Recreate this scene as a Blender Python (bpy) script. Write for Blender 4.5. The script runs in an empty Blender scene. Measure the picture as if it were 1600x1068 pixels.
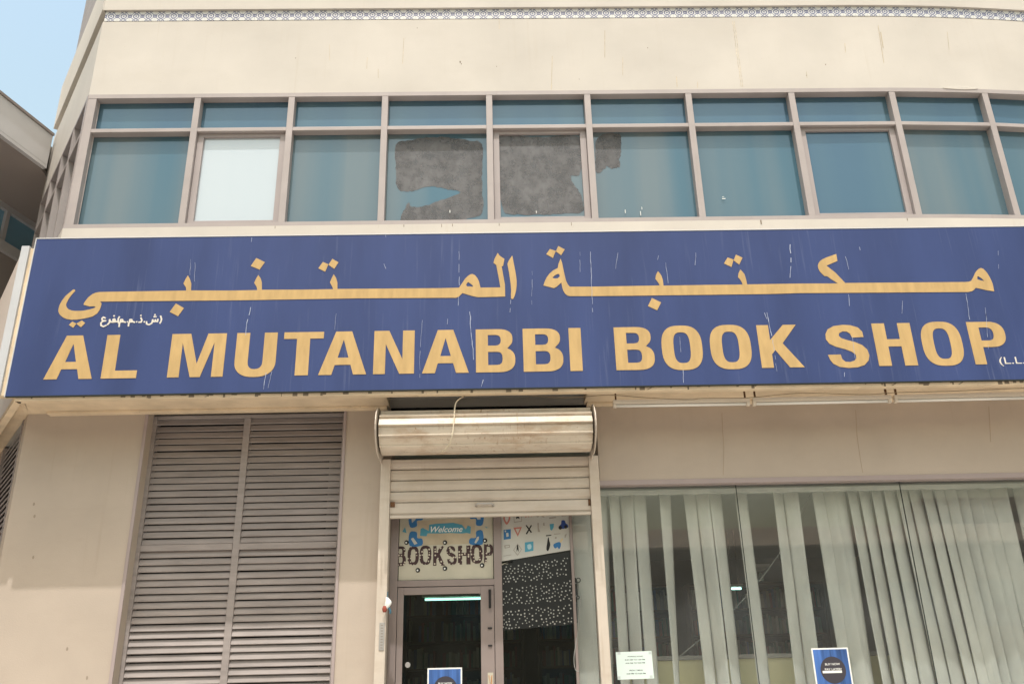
import bpy, bmesh, math, random
from mathutils import Vector, Matrix
random.seed(7)
S = bpy.context.scene
COL = S.collection
rad = math.radians

# ------------------------------------------------------------------ camera
CAM = Vector((0.0, -7.8, 1.55))
RT = Vector((0.99961098, -0.01560805, -0.02311451))
UP = Vector((0.01543943, -0.38052328, 0.92464245))
FW = Vector((0.02322747, 0.92463962, 0.38013427))
FPX = 1400.0
cd = bpy.data.cameras.new("camera")
cam = bpy.data.objects.new("camera", cd)
COL.objects.link(cam)
cam.matrix_world = Matrix(((RT.x, UP.x, -FW.x, CAM.x), (RT.y, UP.y, -FW.y, CAM.y), (RT.z, UP.z, -FW.z, CAM.z), (0, 0, 0, 1)))
cd.sensor_width = 36.0
cd.lens = 36.0 * FPX / 1600.0
cd.clip_start = 0.05
cd.clip_end = 2000
S.camera = cam

# ------------------------------------------------------------------ light
SUN_EL, SUN_AZ = rad(68), rad(-4)          # azimuth measured from -Y towards +X
w = bpy.data.worlds.new("World")
S.world = w
w.use_nodes = True
nt = w.node_tree
for n in list(nt.nodes):
    nt.nodes.remove(n)
sky = nt.nodes.new("ShaderNodeTexSky")
sky.sky_type = 'NISHITA'
sky.sun_disc = False
sky.sun_elevation = SUN_EL
sky.sun_rotation = math.pi - SUN_AZ
sky.altitude = 10
sky.air_density = 2.8
sky.dust_density = 5.5
sky.ozone_density = 1.5
bg = nt.nodes.new("ShaderNodeBackground")
bg.inputs["Strength"].default_value = 0.15
wo = nt.nodes.new("ShaderNodeOutputWorld")
nt.links.new(sky.outputs[0], bg.inputs[0])
nt.links.new(bg.outputs[0], wo.inputs[0])
sl = bpy.data.lights.new("sun", 'SUN')
sl.energy = 2.15
sl.angle = rad(0.6)
sl.color = (1.0, 0.972, 0.945)
so = bpy.data.objects.new("sun", sl)
COL.objects.link(so)
sd = Vector((math.sin(SUN_AZ) * math.cos(SUN_EL), -math.cos(SUN_AZ) * math.cos(SUN_EL), math.sin(SUN_EL)))
so.rotation_euler = sd.to_track_quat('Z', 'Y').to_euler()
so.location = (0, -20, 30)
S.view_settings.view_transform = 'Standard'
S.view_settings.look = 'None'
S.view_settings.exposure = 0.67
S.view_settings.gamma = 1.0
S.view_settings.use_curve_mapping = False
S.cycles.max_bounces = 8
S.cycles.diffuse_bounces = 5
S.cycles.transparent_max_bounces = 16
S.cycles.sample_clamp_indirect = 4.0
S.cycles.use_denoising = True

# ------------------------------------------------------------------ helpers
def ray(px, py):
    return FW + RT * ((px - 800) / FPX) + UP * ((534 - py) / FPX)

def at(px, py, Y=0.0):
    """X and Z of the surveyed point on the facade-parallel plane y = Y"""
    d = ray(px, py)
    t = (Y - CAM.y) / d.y
    return CAM.x + d.x * t, CAM.z + d.z * t

class MB:
    def __init__(self):
        self.v, self.f = [], []
    def add(self, vs, fs):
        o = len(self.v)
        self.v += [tuple(p) for p in vs]
        self.f += [tuple(i + o for i in f) for f in fs]
        return self
    def box(self, x0, x1, y0, y1, z0, z1):
        vs = [(x, y, z) for z in (z0, z1) for y in (y0, y1) for x in (x0, x1)]
        return self.add(vs, [(0, 2, 3, 1), (4, 5, 7, 6), (0, 1, 5, 4), (2, 6, 7, 3), (0, 4, 6, 2), (1, 3, 7, 5)])
    def frame(self, x0, x1, y0, y1, z0, z1, wl, wr=None, wt=None, wb=None):
        """four butted bars round an opening"""
        wr = wl if wr is None else wr
        wt = wl if wt is None else wt
        wb = wl if wb is None else wb
        self.box(x0, x0 + wl, y0, y1, z0, z1)
        self.box(x1 - wr, x1, y0, y1, z0, z1)
        if wt: self.box(x0 + wl, x1 - wr, y0, y1, z1 - wt, z1)
        if wb: self.box(x0 + wl, x1 - wr, y0, y1, z0, z0 + wb)
        return self
    def prism(self, pts, a, b, axis='y'):
        """extrude a polygon; axis y: pts are (x,z); axis x: (y,z); axis z: (x,y)"""
        n = len(pts)
        def P(p, t):
            return {'y': (p[0], t, p[1]), 'x': (t, p[0], p[1]), 'z': (p[0], p[1], t)}[axis]
        vs = [P(p, a) for p in pts] + [P(p, b) for p in pts]
        fs = [tuple(range(n)), tuple(range(2 * n - 1, n - 1, -1))]
        fs += [(i, n + i, n + (i + 1) % n, (i + 1) % n) for i in range(n)]
        return self.add(vs, fs)
    def tube(self, pts, r, n=8, cap=True):
        pts = [Vector(p) for p in pts]
        rings = []
        for i, p in enumerate(pts):
            d = (pts[min(i + 1, len(pts) - 1)] - pts[max(i - 1, 0)]).normalized()
            a = d.orthogonal().normalized() if i == 0 else (prev - d * prev.dot(d)).normalized()
            prev = a
            b = d.cross(a)
            rr = r[i] if isinstance(r, (list, tuple)) else r
            rings.append([p + a * rr * math.cos(2 * math.pi * k / n) + b * rr * math.sin(2 * math.pi * k / n) for k in range(n)])
        vs = [q for ring in rings for q in ring]
        fs = []
        for i in range(len(rings) - 1):
            for k in range(n):
                fs.append((i * n + k, i * n + (k + 1) % n, (i + 1) * n + (k + 1) % n, (i + 1) * n + k))
        if cap:
            fs.append(tuple(range(n - 1, -1, -1)))
            fs.append(tuple(range(len(vs) - n, len(vs))))
        return self.add(vs, fs)
    def disc(self, x, z, r, y0, y1, n=12, rx=None):
        rx = rx or r
        return self.prism([(x + rx * math.cos(2 * math.pi * k / n), z + r * math.sin(2 * math.pi * k / n)) for k in range(n)], y0, y1)
    def map(self, fn):
        self.v = [fn(*p) for p in self.v]
        return self
    def mesh(self, name, bevel=0.0, smooth=False):
        me = bpy.data.meshes.new(name)
        bm = bmesh.new()
        vv = [bm.verts.new(p) for p in self.v]
        for f in self.f:
            try: bm.faces.new([vv[i] for i in f])
            except ValueError: pass
        bmesh.ops.recalc_face_normals(bm, faces=bm.faces)
        if bevel:
            es = [e for e in bm.edges if len(e.link_faces) == 2 and e.calc_face_angle(0) > 0.6]
            bmesh.ops.bevel(bm, geom=es, offset=bevel, segments=2, profile=0.6, affect='EDGES', clamp_overlap=True)
        bm.to_mesh(me)
        bm.free()
        if smooth:
            for p in me.polygons: p.use_smooth = True
        return me

def root_loc(o):
    l = Vector((0, 0, 0))
    while o is not None:
        l += o.location
        o = o.parent
    return l

def link(name, me, mat, parent=None, loc=None, kind=None):
    """loc None: mesh is in world coordinates, shift it to the parent's origin"""
    if loc is None:
        if parent is not None:
            me.transform(Matrix.Translation(-root_loc(parent)))
        loc = (0, 0, 0)
    elif parent is not None:
        loc = Vector(loc) - root_loc(parent)
    o = bpy.data.objects.new(name, me)
    COL.objects.link(o)
    o.location = loc
    if parent is not None: o.parent = parent
    if mat is not None and not me.materials: me.materials.append(mat)
    if kind: o["kind"] = kind
    return o

def part(name, mb, mat, parent, bevel=0.0, smooth=False, kind=None):
    return link(name, mb.mesh(name, bevel, smooth), mat, parent, None, kind)

def thing(name, label, cat, loc=(0, 0, 0), group=None):
    o = bpy.data.objects.new(name, None)
    COL.objects.link(o)
    o.location = loc
    o.empty_display_size = 0.2
    o["label"] = label
    o["category"] = cat
    if group: o["group"] = group
    return o

def tag(o, label, cat, group=None):
    o["label"] = label
    o["category"] = cat
    if group: o["group"] = group
    return o

def shape_mesh(name, polys, y, depth):
    """filled flat shape (x,z polygons, holes inside) standing at plane y with a small depth towards -y"""
    cu = bpy.data.curves.new(name, 'CURVE')
    cu.dimensions = '2D'
    cu.fill_mode = 'BOTH'
    cu.extrude = depth / 2
    for pts in polys:
        sp = cu.splines.new('POLY')
        sp.points.add(len(pts) - 1)
        for i, (x, z) in enumerate(pts): sp.points[i].co = (x, z, 0, 1)
        sp.use_cyclic_u = True
    ob = bpy.data.objects.new(name, cu)
    me = bpy.data.meshes.new_from_object(ob)
    bpy.data.objects.remove(ob)
    bpy.data.curves.remove(cu)
    me.transform(Matrix.Translation((0, y - depth / 2, 0)) @ Matrix.Rotation(math.pi / 2, 4, 'X'))
    me.name = name
    return me

def text_mesh(name, body, x, z, y, width, height, shear=0.0, bold=0.0, depth=0.0015, align='C'):
    """lettering scaled into width x height with its lower left corner at x, z"""
    cu = bpy.data.curves.new(name, 'FONT')
    cu.body = body
    cu.shear = shear
    cu.offset = bold
    cu.fill_mode = 'BOTH'
    cu.resolution_u = 3
    ob = bpy.data.objects.new(name, cu)
    me = bpy.data.meshes.new_from_object(ob)
    bpy.data.objects.remove(ob)
    bpy.data.curves.remove(cu)
    if not me.vertices: return me
    xs = [v.co.x for v in me.vertices]; ys = [v.co.y for v in me.vertices]
    x0, x1, y0, y1 = min(xs), max(xs), min(ys), max(ys)
    for v in me.vertices:
        v.co = (x + (v.co.x - x0) / (x1 - x0) * width, y, z + (v.co.y - y0) / (y1 - y0) * height)
    me.name = name
    return me

# ------------------------------------------------------------------ materials
def mat(name, col, rough=0.6, spec=0.35, metal=0.0, var=0.0, scale=3.0, bump=0.0, bscale=60.0, streak=0.0, sscale=4.0,
        scol=(0.1, 0.08, 0.06), speck=0.0, stretch=(1, 1, 1), bdist=0.01, rvar=0.0, patch=0.0, pscale=2.0, pcol=(0.3, 0.2, 0.12)):
    m = bpy.data.materials.new(name)
    m.use_nodes = True
    t = m.node_tree
    L = t.links.new
    b = t.nodes["Principled BSDF"]
    b.inputs["Base Color"].default_value = (*col, 1)
    b.inputs["Roughness"].default_value = rough
    b.inputs["Specular IOR Level"].default_value = spec
    b.inputs["Metallic"].default_value = metal
    g = t.nodes.new("ShaderNodeNewGeometry")
    cur = None
    def mapped(sc):
        mp = t.nodes.new("ShaderNodeMapping")
        mp.inputs["Scale"].default_value = sc
        L(g.outputs["Position"], mp.inputs[0])
        return mp.outputs[0]
    def noise(sc, vec, detail=4.0, ro=0.55):
        n = t.nodes.new("ShaderNodeTexNoise")
        n.inputs["Scale"].default_value = sc
        n.inputs["Detail"].default_value = detail
        n.inputs["Roughness"].default_value = ro
        L(vec, n.inputs["Vector"])
        return n.outputs[0]
    def ramp(v, a, c, lo=0.0, hi=1.0):
        r = t.nodes.new("ShaderNodeMapRange")
        r.inputs[1].default_value = a; r.inputs[2].default_value = c
        r.inputs[3].default_value = lo; r.inputs[4].default_value = hi
        L(v, r.inputs[0])
        return r.outputs[0]
    def mix(f, a, bcol):
        x = t.nodes.new("ShaderNodeMix")
        x.data_type = 'RGBA'
        if isinstance(f, float): x.inputs[0].default_value = f
        else: L(f, x.inputs[0])
        for i, c in ((6, a), (7, bcol)):
            if isinstance(c, tuple): x.inputs[i].default_value = (*c, 1)
            else: L(c, x.inputs[i])
        return x.outputs[2]
    if var:
        n = noise(scale, mapped(stretch), 5.0)
        lo = tuple(c * (1 - var) for c in col)
        hi = tuple(min(1, c * (1 + var)) for c in col)
        cur = mix(ramp(n, 0.3, 0.7), lo, hi)
    if streak:
        n = noise(sscale, mapped((6, 6, 0.22)), 3.0)
        n2 = noise(1.3, mapped((1, 1, 1)), 2.0)
        mu = t.nodes.new("ShaderNodeMath"); mu.operation = 'MULTIPLY'
        L(ramp(n, 0.58, 0.8), mu.inputs[0]); L(ramp(n2, 0.42, 0.65, 0, streak), mu.inputs[1])
        cur = mix(mu.outputs[0], cur if cur is not None else tuple(col), scol)
    if speck:
        n = noise(38, mapped((1, 1, 0.6)), 2.0)
        cur = mix(ramp(n, 0.70, 0.76, 0, speck), cur if cur is not None else tuple(col), scol)
    if patch:
        n = noise(pscale, mapped((0.6, 1, 1.4)), 8.0, 0.68)
        cur = mix(ramp(n, 0.50, 0.66, 0, patch), cur if cur is not None else tuple(col), pcol)
    if cur is not None: L(cur, b.inputs["Base Color"])
    if rvar:
        L(ramp(noise(scale * 2, mapped((1, 1, 1))), 0.3, 0.7, max(0, rough - rvar), rough + rvar), b.inputs["Roughness"])
    if bump:
        bn = t.nodes.new("ShaderNodeBump")
        bn.inputs["Strength"].default_value = bump
        bn.inputs["Distance"].default_value = bdist
        L(noise(bscale, mapped((1, 1, 1)), 6.0, 0.65), bn.inputs["Height"])
        L(bn.outputs[0], b.inputs["Normal"])
    return m

def glass(name, tint, refl=1.0, rough=0.0, haze=0.0, hcol=(0.3, 0.35, 0.3)):
    m = bpy.data.materials.new(name)
    m.use_nodes = True
    t = m.node_tree
    L = t.links.new
    for n in list(t.nodes): t.nodes.remove(n)
    out = t.nodes.new("ShaderNodeOutputMaterial")
    tr = t.nodes.new("ShaderNodeBsdfTransparent"); tr.inputs[0].default_value = (*tint, 1)
    gl = t.nodes.new("ShaderNodeBsdfGlossy"); gl.inputs[0].default_value = (refl, refl, refl, 1); gl.inputs["Roughness"].default_value = rough
    fr = t.nodes.new("ShaderNodeFresnel")
    # the pane does not bend the ray, so both of its faces use the outside angle
    gb = t.nodes.new("ShaderNodeNewGeometry"); io = t.nodes.new("ShaderNodeMapRange")
    io.inputs[3].default_value = 1.52; io.inputs[4].default_value = 1 / 1.52
    L(gb.outputs["Backfacing"], io.inputs[0]); L(io.outputs[0], fr.inputs[0])
    mx = t.nodes.new("ShaderNodeMixShader")
    L(fr.outputs[0], mx.inputs[0]); L(tr.outputs[0], mx.inputs[1]); L(gl.outputs[0], mx.inputs[2])
    last = mx.outputs[0]
    if haze:
        df = t.nodes.new("ShaderNodeBsdfDiffuse"); df.inputs[0].default_value = (*hcol, 1)
        tx = t.nodes.new("ShaderNodeTexNoise"); tx.inputs["Scale"].default_value = 2.5; tx.inputs["Detail"].default_value = 5
        g = t.nodes.new("ShaderNodeNewGeometry"); L(g.outputs["Position"], tx.inputs["Vector"])
        mr = t.nodes.new("ShaderNodeMapRange"); mr.inputs[1].default_value = 0.3; mr.inputs[2].default_value = 0.75
        mr.inputs[3].default_value = haze * 0.5; mr.inputs[4].default_value = haze * 1.5
        L(tx.outputs[0], mr.inputs[0])
        m2 = t.nodes.new("ShaderNodeMixShader")
        L(mr.outputs[0], m2.inputs[0]); L(last, m2.inputs[1]); L(df.outputs[0], m2.inputs[2])
        last = m2.outputs[0]
    L(last, out.inputs[0])
    return m

def film_glass(name, col, col2, refl=0.22, rtint=(0.75, 0.9, 1.0)):
    """mirror-tinted pane with a dusty film on it: coloured dusty body under a weak coloured mirror"""
    m = bpy.data.materials.new(name)
    m.use_nodes = True
    t = m.node_tree
    L = t.links.new
    for n in list(t.nodes): t.nodes.remove(n)
    out = t.nodes.new("ShaderNodeOutputMaterial")
    df = t.nodes.new("ShaderNodeBsdfDiffuse")
    gl = t.nodes.new("ShaderNodeBsdfGlossy"); gl.inputs[0].default_value = (*rtint, 1); gl.inputs["Roughness"].default_value = 0.04
    g = t.nodes.new("ShaderNodeNewGeometry")
    mp = t.nodes.new("ShaderNodeMapping"); mp.inputs["Scale"].default_value = (1.5, 1.0, 0.06)
    L(g.outputs["Position"], mp.inputs[0])
    tx = t.nodes.new("ShaderNodeTexNoise"); tx.inputs["Scale"].default_value = 1.3; tx.inputs["Detail"].default_value = 2.5
    L(mp.outputs[0], tx.inputs["Vector"])
    mr = t.nodes.new("ShaderNodeMapRange"); mr.inputs[1].default_value = 0.35; mr.inputs[2].default_value = 0.65
    L(tx.outputs[0], mr.inputs[0])
    cm = t.nodes.new("ShaderNodeMix"); cm.data_type = 'RGBA'
    cm.inputs[6].default_value = (*col, 1); cm.inputs[7].default_value = (*col2, 1)
    L(mr.outputs[0], cm.inputs[0]); L(cm.outputs[2], df.inputs[0])
    mx = t.nodes.new("ShaderNodeMixShader"); mx.inputs[0].default_value = refl
    L(df.outputs[0], mx.inputs[1]); L(gl.outputs[0], mx.inputs[2]); L(mx.outputs[0], out.inputs[0])
    return m

def emit(name, col, strength):
    m = bpy.data.materials.new(name)
    m.use_nodes = True
    b = m.node_tree.nodes["Principled BSDF"]
    b.inputs["Base Color"].default_value = (*col, 1)
    b.inputs["Emission Color"].default_value = (*col, 1)
    b.inputs["Emission Strength"].default_value = strength
    return m

M = {}
M['cream'] = mat('cream_plaster', (0.535, 0.50, 0.455), 0.85, 0.2, var=0.08, scale=0.9, bump=0.12, bscale=90, streak=0.35, sscale=3.0, scol=(0.44, 0.38, 0.30), speck=0.35, patch=0.22, pscale=1.2, pcol=(0.46, 0.42, 0.37))
M['tan'] = mat('tan_plaster', (0.44, 0.372, 0.310), 0.85, 0.2, var=0.06, scale=1.4, bump=0.15, bscale=90, streak=0.35, sscale=2.5, scol=(0.34, 0.28, 0.21), patch=0.22, pscale=1.6, pcol=(0.36, 0.30, 0.24))
M['soffit'] = mat('soffit_plaster', (0.68, 0.555, 0.40), 0.85, 0.2, var=0.12, scale=4, bump=0.2, bscale=60, speck=0.5, scol=(0.2, 0.13, 0.08))
M['alu'] = mat('taupe_aluminium', (0.35, 0.31, 0.30), 0.5, 0.4, var=0.08, scale=3, streak=0.3, scol=(0.25, 0.2, 0.17))
M['louvre'] = mat('louvre_aluminium', (0.285, 0.25, 0.236), 0.6, 0.25, var=0.14, scale=5, stretch=(0.6, 1, 4), bump=0.05)
M['sash'] = mat('sash_aluminium', (0.33, 0.29, 0.285), 0.5, 0.4, var=0.05)
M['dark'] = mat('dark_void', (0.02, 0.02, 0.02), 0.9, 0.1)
M['pane'] = film_glass('teal_pane', (0.055, 0.120, 0.160), (0.128, 0.162, 0.172), 0.10, (0.55, 0.68, 0.78))
M['pane_blue'] = film_glass('blue_pane', (0.05, 0.105, 0.155), (0.07, 0.13, 0.165), 0.11, (0.55, 0.68, 0.80))
M['pane_white'] = film_glass('whitish_pane', (0.42, 0.475, 0.52), (0.45, 0.50, 0.535), 0.15, (0.85, 0.9, 0.9))
M['film'] = mat('bare_patch', (0.125, 0.125, 0.130), 0.5, 0.3, var=0.2, scale=5, stretch=(1.6, 1, .8), speck=0.5, streak=0.3, sscale=5, scol=(0.05, 0.05, 0.055))
def scraped(m):
    """the film is not cleanly gone: flecks of the pane show through"""
    t = m.node_tree; L = t.links.new
    out = t.nodes["Material Output"]; b = t.nodes["Principled BSDF"]
    tr = t.nodes.new("ShaderNodeBsdfTransparent"); mx = t.nodes.new("ShaderNodeMixShader")
    g = t.nodes.new("ShaderNodeNewGeometry"); n = t.nodes.new("ShaderNodeTexNoise")
    n.inputs["Scale"].default_value = 9.0; n.inputs["Detail"].default_value = 9.0; n.inputs["Roughness"].default_value = 0.72
    r_ = t.nodes.new("ShaderNodeMapRange"); r_.inputs[1].default_value = 0.40; r_.inputs[2].default_value = 0.60; r_.inputs[3].default_value = 0.55; r_.inputs[4].default_value = 0.95
    L(g.outputs["Position"], n.inputs["Vector"]); L(n.outputs[0], r_.inputs[0]); L(r_.outputs[0], mx.inputs[0])
    L(tr.outputs[0], mx.inputs[1]); L(b.outputs[0], mx.inputs[2]); L(mx.outputs[0], out.inputs[0])
scraped(M['film'])
M['blue'] = mat('blue_vinyl', (0.036, 0.056, 0.155), 0.5, 0.2, var=0.16, scale=1.4, stretch=(1.5, 1, 0.3), streak=0.55, sscale=7.0, scol=(0.12, 0.145, 0.25))
M['gold'] = mat('gold_vinyl', (0.465, 0.315, 0.140), 0.55, 0.2, var=0.10, scale=6, stretch=(3, 1, 0.7))
M['small'] = mat('pale_vinyl', (0.60, 0.56, 0.50), 0.5, 0.3)
M['scratch'] = mat('scratch', (0.36, 0.40, 0.52), 0.6, 0.2)
M['trim'] = mat('white_trim', (0.52, 0.52, 0.53), 0.5, 0.4, var=0.05)
M['galv'] = mat('painted_shutter_steel', (0.56, 0.49, 0.40), 0.52, 0.45, metal=0.0, var=0.16, scale=3.5, stretch=(0.5, 1, 3), streak=0.9, sscale=6, scol=(0.30, 0.17, 0.09), speck=0.9, patch=0.55, pscale=5.0, pcol=(0.36, 0.22, 0.12))
M['curtain'] = mat('shutter_slat_paint', (0.52, 0.455, 0.385), 0.5, 0.35, var=0.07, scale=3, streak=0.45, scol=(0.33, 0.25, 0.17), patch=0.35, pscale=4.0, pcol=(0.40, 0.32, 0.24))
M['rust'] = mat('rust', (0.12, 0.06, 0.03), 0.8, 0.2, var=0.3, scale=30)
M['steel'] = mat('grey_steel', (0.42, 0.40, 0.38), 0.4, 0.5, metal=0.6)
M['entr'] = mat('brown_aluminium', (0.24, 0.195, 0.18), 0.45, 0.4, var=0.08)
M['jamb'] = mat('jamb_paint', (0.30, 0.25, 0.205), 0.7, 0.2, var=0.08, scale=4)
M['head'] = mat('mauve_aluminium', (0.34, 0.28, 0.27), 0.45, 0.4, var=0.05)
M['sglass'] = glass('shop_glass', (0.96, 0.975, 0.965), 0.9, 0.0, 0.045, (0.42, 0.43, 0.42))  # dusty haze that also stands in for the veil of reflections
M['dglass'] = glass('door_glass', (0.70, 0.78, 0.74), 0.75, 0.0, 0.02, (0.25, 0.25, 0.23))
M['joint'] = mat('black_silicone', (0.03, 0.035, 0.03), 0.6, 0.2)
M['blind'] = mat('blind_fabric', (0.51, 0.505, 0.475), 0.85, 0.15, var=0.14, scale=1.6, stretch=(3, 1, 1.2), bump=0.1, bscale=200)
M['counter'] = mat('cream_laminate', (0.62, 0.58, 0.38), 0.5, 0.3)
M['countertop'] = mat('grey_edge', (0.3, 0.29, 0.27), 0.5, 0.3)
M['shopwall'] = mat('interior_wall', (0.34, 0.32, 0.28), 0.9, 0.1, var=0.1)
M['ceil'] = mat('interior_ceiling', (0.5, 0.49, 0.46), 0.9, 0.1)
M['floor'] = mat('interior_floor', (0.36, 0.33, 0.30), 0.5, 0.3)
M['wood'] = mat('shelf_wood', (0.16, 0.12, 0.09), 0.6, 0.3, var=0.2)
M['tube'] = emit('lit_tube', (0.50, 1.0, 0.86), 2.6)
M['tubeoff'] = mat('unlit_tube', (0.72, 0.70, 0.66), 0.3, 0.5)
M['batten'] = mat('batten_enamel', (0.62, 0.55, 0.47), 0.45, 0.4, streak=0.3, scol=(0.3, 0.2, 0.12))
M['wire'] = mat('pale_cable', (0.55, 0.48, 0.36), 0.6, 0.3)
M['wired'] = mat('dark_cable', (0.22, 0.17, 0.11), 0.6, 0.3)
M['paper'] = mat('cream_paper', (0.45, 0.42, 0.335), 0.7, 0.2, var=0.08, scale=5)
M['poster'] = mat('white_paper', (0.46, 0.45, 0.41), 0.7, 0.2, var=0.04, scale=5)
M['notice'] = mat('pale_green_paper', (0.62, 0.72, 0.68), 0.5, 0.3, var=0.03)
M['pblue'] = mat('print_blue', (0.04, 0.15, 0.33), 0.6, 0.2)
M['pnavy'] = mat('print_navy', (0.03, 0.06, 0.2), 0.6, 0.2)
M['pteal'] = mat('print_teal', (0.08, 0.28, 0.38), 0.6, 0.2)
M['pred'] = mat('print_red', (0.42, 0.16, 0.13), 0.6, 0.2)
M['pblack'] = mat('print_black', (0.02, 0.02, 0.02), 0.6, 0.2)
M['pgrey'] = mat('print_grey', (0.30, 0.27, 0.24), 0.6, 0.2)
M['pwhite'] = mat('print_white', (0.75, 0.75, 0.72), 0.6, 0.2)
M['ptan'] = mat('print_tan', (0.52, 0.42, 0.26), 0.6, 0.2)
M['orange'] = mat('print_orange', (0.5, 0.25, 0.12), 0.6, 0.2)
M['ground'] = mat('pale_concrete_ground', (0.40, 0.37, 0.33), 0.9, 0.15, var=0.12, scale=0.6, bump=0.2, bscale=20)
M['paving'] = mat('pale_paving', (0.43, 0.40, 0.36), 0.85, 0.2, var=0.1, scale=2.0)
M['asphalt'] = mat('asphalt', (0.055, 0.055, 0.055), 0.9, 0.2, var=0.2, scale=3)
M['oppwall'] = mat('opposite_wall', (0.25, 0.19, 0.15), 0.9, 0.1, var=0.15)
M['opptrim'] = mat('opposite_parapet', (0.5, 0.38, 0.28), 0.9, 0.1)
M['fascia'] = mat('grey_fascia', (0.58, 0.575, 0.585), 0.6, 0.3, var=0.04)
M['wingsoff'] = mat('brown_soffit', (0.36, 0.315, 0.295), 0.8, 0.2)
M['ring'] = mat('ring_black', (0.03, 0.03, 0.03), 0.4, 0.4)
M['sidepanel'] = mat('pinkish_panel', (0.60, 0.53, 0.48), 0.6, 0.3)

def polka(name, base, dot, scale, thr):
    m = mat(name, base, 0.6, 0.2)
    t = m.node_tree
    b = t.nodes["Principled BSDF"]
    g = t.nodes.new("ShaderNodeNewGeometry")
    mp = t.nodes.new("ShaderNodeMapping"); mp.inputs["Scale"].default_value = (1, 0.0, 1)
    v = t.nodes.new("ShaderNodeTexVoronoi"); v.inputs["Scale"].default_value = scale; v.inputs["Randomness"].default_value = 0.45
    r = t.nodes.new("ShaderNodeMapRange"); r.inputs[1].default_value = thr; r.inputs[2].default_value = thr * 1.25; r.inputs[3].default_value = 1; r.inputs[4].default_value = 0
    x = t.nodes.new("ShaderNodeMix"); x.data_type = 'RGBA'
    x.inputs[6].default_value = (*base, 1); x.inputs[7].default_value = (*dot, 1)
    t.links.new(g.outputs["Position"], mp.inputs[0]); t.links.new(mp.outputs[0], v.inputs["Vector"])
    t.links.new(v.outputs["Distance"], r.inputs[0]); t.links.new(r.outputs[0], x.inputs[0]); t.links.new(x.outputs[2], b.inputs["Base Color"])
    return m
M['polka'] = polka('polka_brown', (0.055, 0.032, 0.032), (0.5, 0.44, 0.36), 38, 0.26)

def tile_material():
    """glazed border tile: blue-grey flower and lattice on white, in the tile's own coordinates"""
    m = mat('patterned_glazed_tile', (0.7, 0.7, 0.68), 0.3, 0.45)
    t = m.node_tree
    L = t.links.new
    b = t.nodes["Principled BSDF"]
    tc = t.nodes.new("ShaderNodeTexCoord")
    sp = t.nodes.new("ShaderNodeSeparateXYZ")
    L(tc.outputs["Object"], sp.inputs[0])
    def op(o, a, c=None):
        n = t.nodes.new("ShaderNodeMath"); n.operation = o
        for i, q in enumerate((a, c)):
            if q is None: continue
            if isinstance(q, (int, float)): n.inputs[i].default_value = q
            else: L(q, n.inputs[i])
        return n.outputs[0]
    u = op('ABSOLUTE', op('DIVIDE', sp.outputs[0], 0.068))      # 0 centre .. 1 edge
    v = op('ABSOLUTE', op('DIVIDE', sp.outputs[2], 0.068))
    r = op('SQRT', op('ADD', op('MULTIPLY', u, u), op('MULTIPLY', v, v)))
    ring = op('LESS_THAN', op('ABSOLUTE', op('SUBTRACT', r, 0.42)), 0.10)
    core = op('LESS_THAN', r, 0.16)
    eu = op('SUBTRACT', 1.0, u)
    r2 = op('SQRT', op('ADD', op('MULTIPLY', eu, eu), op('MULTIPLY', v, v)))
    ring2 = op('LESS_THAN', op('ABSOLUTE', op('SUBTRACT', r2, 0.26)), 0.10)
    diag = op('LESS_THAN', op('ABSOLUTE', op('SUBTRACT', op('ADD', u, v), 1.05)), 0.09)
    d2 = op('LESS_THAN', op('ABSOLUTE', op('SUBTRACT', op('SUBTRACT', v, u), 0.45)), 0.09)
    a = op('MAXIMUM', op('MAXIMUM', ring, core), op('MAXIMUM', ring2, op('MAXIMUM', diag, d2)))
    x = t.nodes.new("ShaderNodeMix"); x.data_type = 'RGBA'
    x.inputs[6].default_value = (0.60, 0.60, 0.58, 1); x.inputs[7].default_value = (0.13, 0.14, 0.23, 1)
    L(a, x.inputs[0]); L(x.outputs[2], b.inputs["Base Color"])
    return m
M['tile'] = tile_material()

# ------------------------------------------------------------------ ground
g = MB().box(-400, 400, -400, 400, -0.4, 0.0)
link("ground", g.mesh("ground"), M['ground'], kind="structure")
g = MB().box(-30, 30, -5.2, 0.0, 0.0, 0.14)
link("pavement", g.mesh("pavement", 0.01), M['paving'], kind="structure")
g = MB().box(-120, 120, -26, -14.0, 0.0, 0.004)
link("road", g.mesh("road"), M['asphalt'], kind="structure")

# ------------------------------------------------------------------ main building
CX = -4.19                       # facade corner
CA = rad(35)                     # the angled side face runs back-left at this angle
CD = Vector((-math.sin(CA), math.cos(CA), 0))
CN = Vector((-math.cos(CA), -math.sin(CA), 0))
CLEN = 2.6
XR = 9.0
bld = thing("shop_building", "cream plastered two tone shop building with a ribbon window above a long blue signboard", "building", (0, 0, 0))

def side(s, off, z, base=(CX, 0.0)):
    """point on the angled side face: s metres back from the corner, off metres proud of it"""
    p = Vector((base[0], base[1], 0)) + CD * s + CN * off
    return (p.x, p.y, z)

def side_box(mb, s0, s1, d0, d1, z0, z1, base=(CX, 0.0)):
    q = [side(s, d, 0, base)[:2] for s, d in ((s0, d0), (s1, d0), (s1, d1), (s0, d1))]
    return mb.prism(q, z0, z1, 'z')

def side_hit(px, py, base=(CX, 0.0)):
    d = ray(px, py)
    D = -CAM.y
    bx, by = base
    dx = d.x / d.y; dz = d.z / d.y
    # (bx - s sin) = dx*(by + D + s cos)
    s = (bx - dx * (by + D)) / (dx * math.cos(CA) + math.sin(CA))
    return s, CAM.z + dz * (by + D + s * math.cos(CA))

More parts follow.
